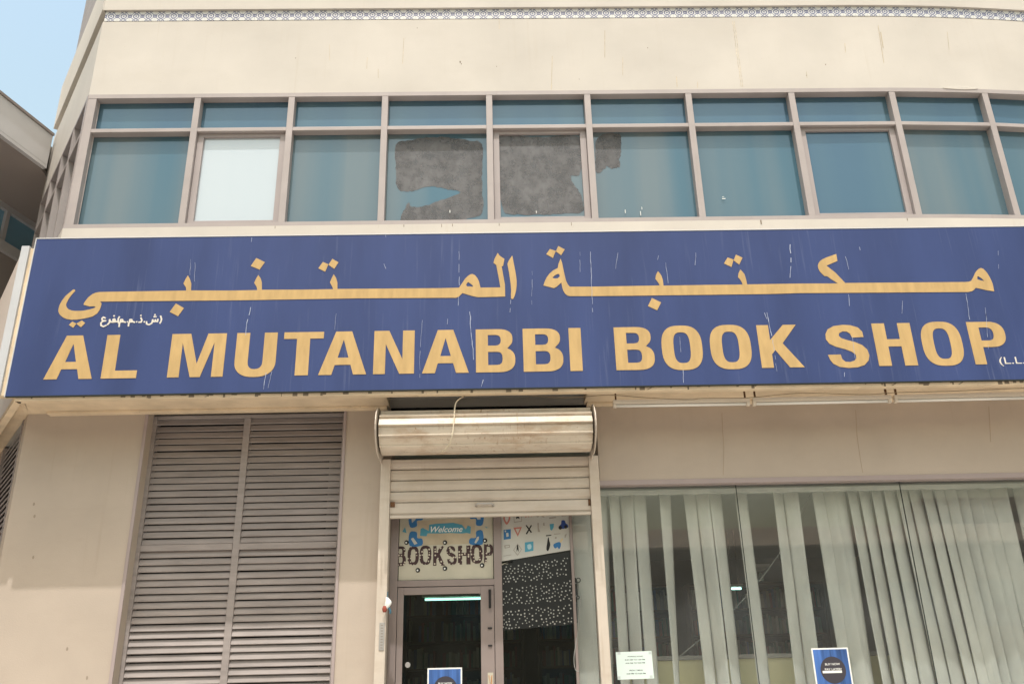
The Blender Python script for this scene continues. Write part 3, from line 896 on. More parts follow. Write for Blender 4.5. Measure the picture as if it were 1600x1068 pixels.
for ch, x0, x1 in LET:
    if ch == 'S':
        polys = [[at(1280 + x / 5, 490 + y / 5, SY) for x, y in Spts]]
    else:
        polys = [[(x0 + u * (x1 - x0), LZ0 + v * (LZ1 - LZ0)) for u, v in p] for p in G[ch]]
    link("letter", shape_mesh("letter", polys, SY, LD), M['gold'], sign)

def pw(lst): return [at(px, py, SY) for px, py in lst]
C1 = lambda p: cr(p, 80, 380, 6.667)
C2 = lambda p: cr(p, 360, 380, 8)
C3 = lambda p: cr(p, 690, 380, 6.667)
C4 = lambda p: cr(p, 980, 380, 7.273)
C5 = lambda p: cr(p, 1250, 380, 4.571)
word2 = (C1([(230, 483), (245, 482), (252, 495), (215, 535), (180, 585), (160, 625), (156, 645), (163, 668), (185, 690), (215, 700), (250, 705), (330, 703), (400, 690), (455, 673), (464, 661), (440, 658), (400, 658), (340, 642), (340, 628), (352, 610), (385, 565), (430, 530), (470, 514), (510, 508), (600, 506),
             (1000, 500), (1408, 493), (1405, 460), (1378, 420), (1398, 378), (1425, 335), (1445, 372), (1460, 420), (1456, 492)])
         + C2([(0, 592), (338, 586), (330, 548), (298, 495), (320, 445), (350, 397), (380, 440), (393, 490), (394, 582), (900, 580), (1284, 574), (1275, 545), (1245, 490), (1265, 440), (1292, 387), (1320, 430), (1338, 490), (1338, 572)])
         + C3([(0, 468), (182, 463), (200, 437), (225, 400), (245, 370), (275, 340), (300, 325), (322, 320), (350, 335), (372, 362), (390, 400), (405, 462), (612, 460), (602, 400), (585, 310), (570, 228), (540, 205), (552, 160), (585, 100), (602, 128), (655, 165), (640, 238), (626, 240), (642, 335), (660, 430), (662, 555), (380, 562), (320, 550), (260, 532), (215, 519), (195, 540), (178, 557), (150, 568), (0, 568)])
         + C2([(1600, 688), (900, 700), (0, 714)])
         + C1([(1600, 597), (1000, 603), (510, 608), (526, 625), (520, 655), (505, 695), (480, 730), (430, 763), (385, 775), (330, 786), (270, 795), (210, 797), (165, 790), (125, 773), (92, 745), (76, 712), (78, 680), (90, 640), (112, 600), (150, 550), (190, 515)]))
hole2 = C3([(255, 432), (266, 414), (278, 404), (300, 420), (325, 441), (326, 453), (290, 450), (264, 450)])
link("arabic_word", shape_mesh("arabic_word", [pw(word2), pw(hole2)], SY, LD), M['gold'], sign)
alif = C3([(735, 128), (743, 160), (750, 200), (765, 275), (777, 345), (782, 395), (782, 440), (775, 495), (762, 545), (745, 580), (722, 577), (722, 530), (724, 490), (720, 430), (712, 370), (702, 305), (685, 215), (700, 180)])
link("arabic_word", shape_mesh("arabic_word", [pw(alif)], SY, LD), M['gold'], sign)
word1 = (C3([(1240, 160), (1255, 205), (1268, 270), (1280, 325), (1296, 390), (1312, 425), (1332, 450), (1345, 453), (1600, 452)])
         + C4([(0, 487), (370, 480), (355, 450), (335, 425), (320, 405), (325, 365), (348, 318), (368, 340), (388, 368), (405, 420), (412, 482), (900, 474), (1312, 470), (1300, 440), (1280, 408), (1258, 385), (1265, 340), (1285, 300), (1308, 322), (1332, 352), (1350, 410), (1362, 468)])
         + C5([(0, 288), (270, 287), (230, 262), (192, 235), (175, 235), (155, 217), (140, 200), (130, 180), (127, 160), (132, 143), (142, 128), (160, 115), (185, 103), (258, 77), (267, 127), (188, 160), (220, 185), (252, 210), (290, 250), (322, 284), (1180, 277), (1205, 275), (1222, 268), (1232, 252), (1240, 235), (1250, 212), (1262, 195), (1276, 183), (1290, 177), (1306, 182), (1322, 196), (1338, 216), (1352, 240), (1365, 265), (1375, 290), (1386, 343), (1340, 337), (1255, 318), (1243, 332), (1228, 342), (1200, 348), (600, 352), (0, 356)])
         + C4([(1600, 577), (0, 597)])
         + C3([(1600, 550), (1335, 551), (1308, 543), (1285, 523), (1268, 495), (1257, 460), (1247, 410), (1225, 430), (1200, 452), (1172, 468), (1060, 440), (1075, 395), (1095, 355), (1122, 318), (1160, 285), (1210, 258), (1217, 215)]))
hole1a = C3([(1153, 360), (1175, 338), (1200, 324), (1224, 318), (1232, 345), (1212, 364), (1180, 368)])
hole1b = C5([(1265, 240), (1273, 236), (1295, 250), (1316, 270), (1292, 266), (1266, 258)])
link("arabic_word", shape_mesh("arabic_word", [pw(word1), pw(hole1a), pw(hole1b)], SY, LD), M['gold'], sign)
dots = [C1([(185, 850), (222, 815), (263, 837), (230, 880)]), C1([(263, 838), (320, 803), (355, 830), (310, 875)]), C1([(1235, 715), (1300, 627), (1383, 675), (1322, 760)]),
        C2([(255, 285), (325, 185), (432, 237), (365, 330)]), C2([(1100, 313), (1157, 235), (1225, 263), (1185, 357)]), C2([(1226, 270), (1275, 195), (1352, 240), (1298, 320)]),
        C3([(1090, 115), (1128, 60), (1189, 81), (1160, 155)]), C3([(1190, 85), (1215, 30), (1283, 65), (1245, 125)]),
        C4([(1098, 230), (1140, 162), (1208, 186), (1185, 270)]), C4([(1208, 195), (1235, 130), (1310, 165), (1272, 243)]), C4([(235, 713), (280, 622), (385, 672), (340, 762)])]
for d_ in dots:
    link("letter_dot", shape_mesh("letter_dot", [pw(d_)], SY, LD), M['gold'], sign)
# small print
xs0, zb0 = at(1563, 571, SY)
me = text_mesh("small_print", "(L.L.C)", xs0, zb0 - .005, SY - .001, 0.36, 0.085)
link("small_print", me, M['small'], sign)
# (sh.dh.m.m) far' drawn as strokes, white
def strokes(lst, r, y, f):
    mb = MB(); k_ = 0
    for pts in lst:
        P = [at(px, py, y) for px, py in f(pts)]
        for (xa, za), (xb, zb) in zip(P, P[1:]):
            d = Vector((xb - xa, zb - za))
            if d.length < 1e-6: continue
            d.normalize(); n = Vector((-d.y, d.x)) * r; e = d * r * .5; k_ += 1
            mb.prism([(xa + n.x - e.x, za + n.y - e.y), (xb + n.x + e.x, zb + n.y + e.y), (xb - n.x + e.x, zb - n.y + e.y), (xa - n.x - e.x, za - n.y - e.y)], y - .0016 - .00004 * k_, y + .0001)
    return mb
st = [[(1140, 757), (1150, 790), (1143, 815), (1132, 832)],                                       # )
      [(1112, 790), (1108, 815), (1090, 812), (1085, 795), (1082, 815), (1062, 815), (1058, 795), (1050, 830), (1020, 848), (995, 840), (993, 815)],    # sheen
      [(1070, 765), (1078, 765)], [(1086, 765), (1094, 765)], [(1078, 745), (1086, 745)],
      [(968, 818), (974, 818)],
      [(935, 775), (945, 800), (940, 820), (912, 822)], [(932, 752), (938, 752)],                     # dhal
      [(888, 818), (894, 818)],
      [(870, 822), (845, 815), (838, 795), (820, 795), (818, 815), (845, 818), (818, 818), (808, 835), (806, 862)],   # meem
      [(793, 818), (799, 818)],
      [(775, 822), (750, 815), (742, 795), (724, 795), (722, 815), (750, 818), (722, 818), (712, 835), (708, 868)],   # meem
      [(712, 765), (700, 785), (698, 810), (704, 832)],                                            # (
      [(690, 815), (668, 818), (640, 820), (655, 818), (668, 802), (660, 788), (645, 795), (648, 812), (668, 815)], [(652, 757), (660, 757)],          # feh
      [(640, 820), (618, 818), (610, 795), (608, 825), (588, 848)],                                # reh
      [(565, 780), (545, 770), (530, 785), (535, 805), (570, 808), (540, 812), (520, 830), (520, 855), (545, 868), (575, 855)]]                   # ain
part("small_print", strokes(st, 0.0066, SY, C1), M['small'], sign, kind="stuff")
# scratches in the vinyl
mb = MB()
SC = [(C3([(183, 85), (185, 440)]), .006), (C3([(178, 560), (172, 650), (158, 700)]), .005), (C3([(297, 715), (303, 800)]), .008), ([(734, 487), (736, 520), (739, 545), (740, 562)], .007), ([(755, 593), (752, 604)], .007),
      (C3([(722, 590), (712, 720)]), .004), (C3([(1548, 90), (1560, 380), (1575, 760)]), .006), (C3([(1440, 90), (1443, 300)]), .003), (C3([(942, 290), (940, 640)]), .003), ([(1198, 488), (1202, 510), (1206, 525)], .007),
      ([(1207, 530), (1214, 580)], .004), (C4([(355, 140), (342, 240)]), .006), (C4([(435, 220), (460, 430), (475, 480)]), .004), (C4([(785, 60), (770, 250)]), .005), (C4([(1560, 790), (1585, 860)]), .008),
      ([(1234, 382), (1236, 410), (1234, 440)], .009), ([(1321, 401), (1326, 421)], .006), ([(1343, 386), (1344, 396)], .009), ([(1326, 460), (1327, 478)], .006), (C5([(1185, 360), (1210, 545)]), .005),
      (C5([(1322, 460), (1332, 545)]), .005), ([(1540, 490), (1544, 545)], .004), ([(1559, 385), (1560, 420)], .003), ([(1320, 575), (1319, 595)], .005), ([(1067, 578), (1068, 598)], .006),
      ([(392, 480), (386, 505), (383, 530)], .007), ([(416, 582), (412, 608)], .006), ([(425, 580), (419, 606)], .004), ([(394, 365), (393, 378)], .004), ([(660, 500), (656, 560), (656, 590)], .003), ([(700, 498), (698, 515)], .004),
      ([(305, 410), (304, 440)], .003), ([(298, 405), (297, 430)], .003), ([(1331, 525), (1336, 560)], .004), ([(1062, 520), (1064, 556)], .003), ([(602, 365), (603, 371)], .004), ([(525, 490), (523, 515)], .003), ([(600, 412), (603, 420)], .005), ([(1410, 470), (1409, 490)], .004), ([(965, 395), (962, 420)], .004)]
for pts, wd in SC:
    P = []
    for (xa, ya), (xb, yb) in zip(pts, pts[1:]):
        n = max(2, int(math.hypot(xb - xa, yb - ya) / 6))
        P += [(xa + (xb - xa) * k / n + random.uniform(-.5, .5), ya + (yb - ya) * k / n) for k in range(n)]
    P.append(pts[-1])
    q = [at(px, py, SY) for px, py in P]
    for i, ((x0, z0), (x1, z1)) in enumerate(zip(q, q[1:])):
        if random.random() < .15: continue
        w0 = wd * .38 * random.uniform(.5, 1.1)
        mb.prism([(x0 - w0, z0), (x0 + w0, z0), (x1 + w0, z1), (x1 - w0, z1)], SY - .0042, SY - .0032)
part("scratches", mb, M['scratch'], sign, kind="stuff")

# ------------------------------------------------------------------ roller shutter
rs = thing("roller_shutter", "half raised beige roller shutter with rusty faceted box over the shop door", "roller shutter", (0, 0, 3.1))
bx0, bx1 = -0.978, 0.868
cy, cz, rb = -0.29, 3.79, 0.255
vf = 0.70
angs = [92, 122, 150, 178, 206, 234, 258, 285, 330, 0, 40, 70]
prof = []
def bp(a, k=0.0): return (cy + (rb + k) * math.cos(rad(a)), cz + (rb * vf + k) * math.sin(rad(a)))
for i, a in enumerate(angs):
    if 0 < i < 6: prof += [bp(a - 3, .001), bp(a - 2, .013), bp(a + .5, .016), bp(a + 2.2, .010), bp(a + 3.4, -.012), bp(a + 9, -.004)]
    else: prof.append(bp(a))
mb = MB().prism(prof, bx0 + .02, bx1 - .02, 'x')
part("shutter_box", mb, M['galv'], rs)
def brk(x0, x1):
    n = [(cy - .03 + (rb + .030) * math.cos(rad(a)), cz + (rb * vf + .035) * math.sin(rad(a))) for a in range(60, 300, 12)]
    return MB().prism(n + [(0.0, cz - .22), (0.0, cz + .2)], x0, x1, 'x')
part("bracket", brk(bx0 - .006, bx0 + .003), M['curtain'], rs, 0.002)
part("bracket", brk(bx1 - .003, bx1 + .006), M['curtain'], rs, 0.002)
gy0, gy1 = -0.10, -0.002
part("guide_rail", MB().box(-0.985, -0.90, gy0, gy1, 0.3, 3.62), M['curtain'], rs, 0.004)
part("guide_rail", MB().box(0.845, 0.93, gy0, gy1, 0.3, 3.62), M['curtain'], rs, 0.004)
cz1, cz0 = 3.63, 3.125
ns = 5
zr = [cz0, cz0 + .118] + [cz0 + .118 + (cz1 - cz0 - .118) * k / 4 for k in range(1, 5)]
for k in range(5):
    a, b = zr[k], zr[k + 1]
    pr_ = [(-0.062, a + .014), (-0.070, a + .022), (-0.074, (a + b) / 2), (-0.070, b - .012), (-0.058, b - .004), (-0.048, b - .004), (-0.048, a + .002), (-0.058, a + .002)]
    part("slat", MB().prism(pr_, -0.899, 0.844, 'x'), M['curtain'], rs)
part("bottom_rail", MB().box(-0.897, 0.842, -0.082, -0.045, cz0 - .022, cz0 + .001), M['curtain'], rs, 0.003)
hx, hz = at(757, 789, -.08)
mb = MB().tube([(hx - .075, -.075, hz - .006), (hx - .072, -.098, hz + .002), (hx - .06, -.104, hz + .012), (hx + .06, -.104, hz + .012), (hx + .072, -.098, hz + .002), (hx + .075, -.075, hz - .006)], .008, 8)
part("handle", mb, M['steel'], rs, smooth=True)
part("rusty_lock", MB().box(-.893, -.855, -.088, -.074, 3.20, 3.245), M['rust'], rs, 0.004)
part("rusty_lock", MB().box(.822, .842, -.088, -.074, 3.18, 3.235), M['rust'], rs, 0.004)

def cable(name, pts, Y, r, m, label, cat, group=None, sub=6):
    P = [Vector((*at(px, py, y),)) for (px, py), y in zip(pts, Y)]
    P3 = [Vector((p.x, y, p.y)) for p, y in zip(P, Y)]
    out = []
    N = len(P3)
    for i in range(N - 1):
        p0, p1, p2, p3 = P3[max(i - 1, 0)], P3[i], P3[i + 1], P3[min(i + 2, N - 1)]
        for k in range(sub):
            t = k / sub
            out.append(0.5 * (2 * p1 + (p2 - p0) * t + (2 * p0 - 5 * p1 + 4 * p2 - p3) * t * t + (3 * p1 - p0 - 3 * p2 + p3) * t ** 3))
    out.append(P3[-1])
    return tag(link(name, MB().tube(out, r, 6).mesh(name, 0, True), m), label, cat, group)
cable("hanging_cable", [(724, 619), (712, 630), (709, 660), (706, 682), (700, 697), (690, 706)], [-.50, -.51, -.555, -.57, -.52, -.45], .006, M['wire'],
      "pale loose cable dangling in front of the rusty roller shutter box", "cable")
cable("sagging_cable", [(724, 619), (800, 616), (880, 621), (950, 617), (1010, 621), (1075, 624), (1100, 622), (1170, 621), (1250, 614), (1350, 616), (1400, 613), (1480, 611), (1600, 606)],
      [-.50, -.47, -.48, -.49, -.49, -.48, -.49, -.47, -.49, -.48, -.49, -.48, -.49], .0032, M['wired'], "thin brown cable sagging along the underside of the sign ledge", "cable")

# batten lights under the ledge
bl = [("first slim unlit batten light under the sign ledge, next to the roller shutter box", 958, 1171, 632.5, 629), ("middle slim unlit batten light under the sign ledge, between the two others", 1176, 1392, 629, 624.5), ("last slim unlit batten light under the sign ledge, farthest from the shutter box", 1397, 1612, 624.5, 619.5)]
for lab, p0, p1, y0, y1 in bl:
    xa, za = at(p0, y0, -.40); xb, zb = at(p1, y1, -.40)
    t = thing("batten_light", lab, "light fitting", ((xa + xb) / 2, -.40, za), "slim batten lights under the sign")
    dz = (zb - za) / (xb - xa)
    sh = lambda x, y, z, dz=dz, xa=xa: (x, y, z + dz * (x - xa))
    part("housing", MB().box(xa, xb, -.425, -.375, za + .004, za + .040).map(sh), M['batten'], t, 0.003)
    part("tube", MB().tube([(xa + .03, -.40, za - .010), (xb - .03, -.40, za - .010)], .013, 10).map(sh), M['tubeoff'], t, smooth=True)
    for x in (xa, xb - .028):
        part("lamp_holder", MB().box(x, x + .028, -.418, -.382, za - .026, za + .0035).map(sh), M['batten'], t, 0.003)
    for x in (xa + .02, xb - .04):
        part("hanger", MB().box(x, x + .012, -.41, -.39, za + .041, 4.124), M['rust'], t)

# ------------------------------------------------------------------ papers and stickers on the entrance glass
PY = EY + .029
def pquad(pts, y): return [at(px, py, y) for px, py in pts]
W1 = lambda p: cr(p, 600, 790, 8.216)
ban = thing("welcome_banner", "cream paper with blue Welcome ribbon and polka dot BOOKSHOP lettering above the door", "banner", (-.42, PY, 2.62))
x0, z0 = X[1] + .006, zH1 + .006
part("paper", MB().box(x0, X[2] - .006, PY - .002, PY, z0, 3.30), M['paper'], ban)
def flat(name, polys, f, y, m, parent, d=.0012):
    return link(name, shape_mesh(name, [[at(px, py, y) for px, py in f(p)] for p in polys], y, d), m, parent)
y1 = PY - .0022
flat("warm_panel", [[(430, 190), (1160, 150), (1180, 480), (440, 505)]], W1, y1, mat('print_cream', (0.43, 0.36, 0.26), .7, .2, var=.1, scale=9), ban)
y2 = y1 - .0014
for pl in ([(330, 130), (500, 125), (490, 180), (425, 190), (420, 260), (335, 270)], [(1110, 95), (1268, 90), (1265, 240), (1185, 245), (1180, 165), (1110, 165)],
           [(330, 340), (420, 335), (428, 410), (490, 420), (485, 505), (330, 510)], [(1185, 325), (1265, 320), (1265, 490), (1105, 490), (1105, 415), (1180, 405)]):
    flat("corner_ornament", [smooth(pl, 3)], W1, y2, M['pblue'], ban)
for pl in ([(350, 145), (430, 135), (400, 180), (360, 215)], [(1170, 110), (1235, 105), (1240, 170), (1200, 175)], [(345, 420), (375, 405), (430, 480), (390, 495)], [(1160, 470), (1195, 395), (1220, 390), (1215, 430), (1180, 480)]):
    flat("ornament_centre", [pl], W1, y2 - .0014, M['poster'], ban)
flat("ribbon", [[(465, 300), (500, 280), (560, 330), (640, 345), (700, 335), (850, 330), (1010, 340), (1060, 345), (1110, 355), (1115, 265), (1075, 250), (1055, 290), (1000, 240), (890, 212), (780, 225), (680, 225), (580, 240), (585, 310), (510, 275), (470, 290), (460, 385), (545, 388), (555, 340)][7:9] +
               [(1115, 265), (1075, 250), (1050, 300), (1000, 240), (890, 215), (780, 222), (680, 226), (580, 240), (575, 320), (500, 280), (470, 292), (462, 383), (545, 388), (560, 350), (700, 352), (850, 345), (1000, 352)]], W1, y2, M['pteal'], ban)
xa, za = at(600 + 600 / 8.216, 790 + 345 / 8.216, y2); xb, zb = at(600 + 1010 / 8.216, 790 + 255 / 8.216, y2)
link("welcome_lettering", text_mesh("welcome_lettering", "Welcome", xa, za + .004, y2 - .0022, xb - xa, zb - za - .004, shear=.35, bold=.012), M['pwhite'], ban)
for pl in ([(235, 330), (270, 270), (290, 345)], [(1290, 260), (1320, 285), (1375, 230), (1330, 275)]):
    flat("small_sketch", [pl], W1, y2, M['pteal'], ban)
lets = [("B", 145, 285, 515, 772), ("O", 300, 450, 520, 755), ("O", 455, 610, 510, 750), ("K", 630, 775, 510, 765), ("S", 800, 935, 510, 757), ("H", 950, 1110, 505, 750), ("O", 1115, 1265, 495, 735), ("P", 1285, 1400, 487, 735)]
for ch, xl, xr, yt, yb in lets:
    xa, za = at(600 + xl / 8.216, 790 + yb / 8.216, y2); xb, zb = at(600 + xr / 8.216, 790 + yt / 8.216, y2)
    if ch == 'S':
        su = [((x - 48) / 343, (423 - y) / 336) for x, y in Spts]
        pol = [[(xa + u * (xb - xa), za + v * (zb - za)) for u, v in su]]
    else:
        pol = [[(xa + u * (xb - xa), za + v * (zb - za)) for u, v in p] for p in G[ch]]
    link("dotted_letter", shape_mesh("dotted_letter", pol, y2, .0012), M['polka'], ban)
for bx, by in ((290, 468), (783, 468), (1297, 443), (435, 822), (783, 800), (1260, 760)):
    xa, za = at(600 + bx / 8.216, 790 + by / 8.216, y2)
    b_ = part("bead", MB().disc(xa, za, .020, y2 - .004, y2, 14), M['pblack'], ban, 0.001)
    part("bead_spot", MB().disc(xa - .003, za - .002, .008, y2 - .0055, y2 - .0042, 8), M['pwhite'], b_)

W2 = lambda p: cr(p, 770, 790, 8.9)
tp = thing("traffic_sign_poster", "white poster with rows of small traffic sign pictures in the sidelight above the dotted film", "poster", (.36, PY, 2.9))
flat("paper", [[(118, 50), (1080, 10), (1098, 607), (118, 770)]], W2, PY, M['poster'], tp)
flat("torn_strip", [[(118, 805), (285, 768), (270, 795), (235, 790), (200, 815), (165, 805), (122, 830)]], W2, PY, M['paper'], tp)
py_ = PY - .0015
ic = [('pred', [smooth([(150, 130), (195, 105), (240, 125), (240, 190), (195, 260), (152, 200)], 3), smooth([(170, 150), (195, 135), (220, 150), (215, 190), (195, 225), (172, 190)], 3)]),
      ('pgrey', [[(285, 110), (405, 95), (405, 215), (295, 230)], [(295, 120), (395, 106), (395, 205), (303, 219)]]),
      ('pblack', [smooth([(325, 180), (330, 120), (350, 105), (362, 110), (370, 180), (350, 165)], 2)]),
      ('pred', [[(450, 90), (470, 90), (470, 155), (450, 158)]]), ('pred', [[(490, 88), (508, 88), (508, 152), (490, 155)]]), ('pred', [[(530, 85), (548, 85), (548, 148), (530, 150)]]),
      ('pgrey', [smooth([(610, 150), (625, 85), (660, 75), (715, 85), (700, 120), (720, 155), (680, 150), (660, 110), (640, 150)], 2)]),
      ('pgrey', [smooth([(790, 90), (860, 85), (850, 130), (800, 120)], 2)]),
      ('pblack', [smooth([(955, 75), (1000, 70), (990, 100), (960, 95)], 2)]),
      ('pblue', [[(150, 330), (250, 320), (250, 455), (152, 468)]]),
      ('pred', [[(285, 300), (405, 290), (347, 425)], [(315, 318), (378, 312), (347, 385)]]),
      ('pblack', [[(455, 270), (470, 262), (545, 360), (530, 375)]]), ('pblack', [[(530, 262), (545, 270), (475, 395), (458, 385)]]),
      ('pgrey', [[(620, 235), (640, 232), (640, 300), (660, 360), (625, 360)]]), ('pgrey', [[(700, 235), (718, 230), (722, 275), (700, 270)]]),
      ('pteal', [[(790, 250), (850, 245), (845, 300), (820, 340), (800, 330)]]),
      ('pnavy', [smooth([(915, 285), (950, 250), (955, 200), (1000, 200), (1015, 240), (1040, 260), (1045, 300), (930, 320)], 2)]),
      ('pblack', [arc(938, 300, 24, 28, 0, 360, 10)[:-1]]), ('pblack', [arc(1015, 288, 22, 26, 0, 360, 10)[:-1]]),
      ('pgrey', [[(785, 160), (880, 150), (880, 165), (785, 178)]]), ('pgrey', [[(955, 130), (1020, 122), (1020, 136), (955, 146)]]),
      ('pgrey', [[(160, 545), (235, 535), (240, 575), (165, 590)], [(175, 555), (225, 547), (228, 566), (178, 578)]]), ('pgrey', [[(150, 690), (260, 672), (260, 680), (150, 698)]]),
      ('pgrey', [[(345, 520), (405, 600), (345, 690), (283, 615)], [(345, 535), (395, 602), (345, 675), (293, 613)]]),
      ('pblack', [smooth([(335, 550), (350, 540), (358, 590), (360, 640), (345, 600), (332, 640)], 2)]),
      ('pteal', [[(445, 505), (565, 490), (565, 620), (447, 640)]]),
      ('pblack', [[(740, 405), (815, 398), (815, 410), (740, 420)]]), ('pblack', [smooth([(765, 450), (778, 435), (785, 480), (800, 540), (770, 625), (745, 600), (755, 520)], 2)]),
      ('pblue', [smooth([(840, 540), (880, 510), (940, 500), (945, 560), (920, 600), (900, 570), (865, 590)], 2)]), ('ptan', [smooth([(930, 490), (965, 445), (975, 465), (945, 510)], 2)]),
      ('pgrey', [[(850, 385), (940, 378), (940, 388), (850, 396)]]), ('pgrey', [smooth([(1000, 400), (1030, 385), (1025, 400), (1010, 440), (1000, 440)], 2)]), ('pgrey', [smooth([(860, 440), (880, 425), (890, 445), (870, 455)], 2)])]
for k_, (mk, pl) in enumerate(ic):
    flat("pictogram", pl, W2, py_ - .00003 * k_, M[mk], tp, .0004)
for pl in ([(185, 375), (215, 370), (222, 420), (190, 430)], [(165, 340), (185, 338), (185, 360), (167, 362)]):
    flat("pictogram_white", [pl], W2, py_ - .0016, M['poster'], tp, .0004)
flat("pictogram_white", [smooth([(480, 540), (530, 530), (535, 590), (490, 600)], 2)], W2, py_ - .0016, mat('print_pale_blue', (.35, .5, .55), .6), tp, .0004)

# polka-dot lettering seen as white dots on the dark sidelight
W3 = lambda p: cr(p, 770, 860, 7.63)
dl = thing("dotted_film", "dark window film strewn with three bands of small white dots in the sidelight", "window film", (.36, PY, 2.5))
mb = MB()
bands = [((108, 190, 330, 950), (870, 75, 320, 0)), ]
def blobrow(xl, xr, ytl, ytr, ybl, ybr, n):
    k = 0; pts = []
    tries = 0
    while k < n and tries < 6000:
        tries += 1
        u = random.random(); v = random.random()
        x = xl + (xr - xl) * u
        yt = ytl + (ytr - ytl) * u; yb = ybl + (ybr - ybl) * u
        y = yt + (yb - yt) * v
        ph = (u * 7.0) % 1.0
        if ph < .10 : continue
        if 0.42 < ph < 0.62 and 0.40 < v < 0.62: continue
        if any((x - a) ** 2 + (y - b) ** 2 < 31 ** 2 for a, b in pts): continue
        pts.append((x, y)); k += 1
    return pts
rows = blobrow(112, 895, 195, 80, 395, 300, 88) + blobrow(110, 1000, 460, 335, 655, 585, 100) + blobrow(112, 1000, 720, 615, 940, 850, 95)
y3 = PY - .0018
for x, y in rows:
    (px, py), = W3([(x, y)])
    a, b = at(px, py, y3)
    mb.disc(a, b, random.uniform(.0048, .0078), y3 - .001, y3, 6)
flat("dark_film", [[(105, 170), (260, 105), (945, 5), (955, 310), (1005, 330), (1010, 860), (900, 880), (105, 950)]], W3, PY, mat('smoked_film', (.012, .013, .013), .35, .4), dl)
part("white_dots", mb, mat('dot_white', (.36, .36, .34), .6, .2), dl, kind="stuff")
mb = MB()
def ringtube(cx, cy, r):
    (px, py), = W3([(cx, cy)]); a, b = at(px, py, PY - .03)
    return [(a + r * math.cos(t * .6283), PY - .03, b + r * math.sin(t * .6283)) for t in range(11)]
mb.tube(ringtube(1020, 348, .018), .004, 6)
pts = [W3([(x, y)])[0] for x, y in ((1014, 370), (1016, 440), (1012, 540))]
mb.tube([(*at(px, py, PY - .03),) and (at(px, py, PY - .03)[0], PY - .03, at(px, py, PY - .03)[1]) for px, py in pts], .003, 5)
mb.tube(ringtube(1015, 555, .012), .004, 6)
o = tag(link("key_ring", mb.mesh("key_ring"), M['ring']), "small black ring and cord hanging at the right edge of the dotted film", "ring")
cable("looped_cord", [(908, 930), (903, 985), (897, 1025), (899, 1045), (905, 1048)], [EY, EY, EY, EY, EY], .0035, mat('grey_cord', (.3, .3, .28), .6), "thin grey cord looping down beside the pale strip right of the sidelight", "cord")

# blue promotion posters and the hours notice
def promo(label, TL, TR, BLd, Yp, lines, h=.62):
    x0, z1 = at(*TL, Yp); x1, _ = at(*TR, Yp)
    t = thing("promotion_poster", label, "poster", ((x0 + x1) / 2, Yp, z1 - h), "blue pay later posters on the glass")
    part("poster_border", MB().box(x0, x1, Yp - .002, Yp, z1 - h, z1), M['pwhite'], t)
    part("poster_print", MB().box(x0 + .012, x1 - .012, Yp - .0034, Yp - .0022, z1 - h + .012, z1 - .012), promo_m, t)
    w_ = x1 - x0
    cx_, r_ = (x0 + x1) / 2 + .005, w_ * .335
    cz_ = z1 - w_ * .115 - r_ - .035
    part("dark_disc", MB().disc(cx_, cz_, r_ * 1.02, Yp - .0048, Yp - .0036, 28), mat('charcoal_print', (.045, .04, .05), .5), t)
    for s, k, hh, wd in lines:
        me = text_mesh("lettering", s, cx_ - wd * w_ / 2, cz_ + k * r_, Yp - .0052, wd * w_, hh * w_, bold=.01)
        link("lettering", me, M['pwhite'], t)
    return t
promo_m = mat('striped_blue_print', (.05, .12, .33), .5, .3, var=.55, scale=7, stretch=(3.0, 1, .15))
LN = [("BUY NOW", .36, .055, .40), ("PAY LATER!", -.02, .055, .45)]
t = promo("blue BUY NOW PAY LATER poster on the shop window glass in front of the blinds", (1267, 1012), (1324, 1009), None, .070, LN, .50)
x0, z1 = at(1285, 1046, .064); x1, z0 = at(1316, 1051, .064)
part("fine_print", MB().box(x0, x1, .070 - .0060, .070 - .0050, z0 + .004, z1 - .006), M['pwhite'], t)
promo("blue BUY NOW poster on the lower part of the glass door", (668, 1043), (722, 1040), None, EY + .024, LN, .50)
x0, z1 = at(963, 1018, .07); x1, z0 = at(1020, 1058, .07)
nt2 = thing("hours_notice", "pale green opening hours notice with dark text on the shop window beside the guide rail", "notice", ((x0 + x1) / 2, .07, z0))
quad = [(962, 1018), (1018, 1016), (1022, 1059), (965, 1061)]
link("paper", shape_mesh("paper", [[at(px, py, .072) for px, py in quad]], .072, .002), M['notice'], nt2)
W4 = lambda x, y: (950 + x / 15.7, 1000 + y / 15.7)
for s, xl, xr, yt, yb in (("WORKING HOURS", 478, 850, 368, 405), ("8:30 AM TO 1:00 PM", 415, 905, 447, 487), ("4:30 PM TO 9:30 PM", 430, 905, 527, 568), ("FRIDAY TIMING", 525, 850, 708, 745), ("4:30 PM TO 9:30 PM", 455, 920, 785, 830)):
    xa, za = at(*W4(xl, yb), .069); xb, zb = at(*W4(xr, yt), .069)
    link("lettering", text_mesh("lettering", s, xa, za, .0692, xb - xa, zb - za, bold=.012), M['pblack'], nt2)
mb = MB()
for x, y in ((270, 310), (1030, 300), (1060, 880), (270, 900)):
    a, b = at(*W4(x, y), .069); mb.box(a - .012, a + .012, .0686, .0696, b - .01, b + .01)
part("tape", mb, mat('clear_tape', (.5, .55, .54), .3), nt2)

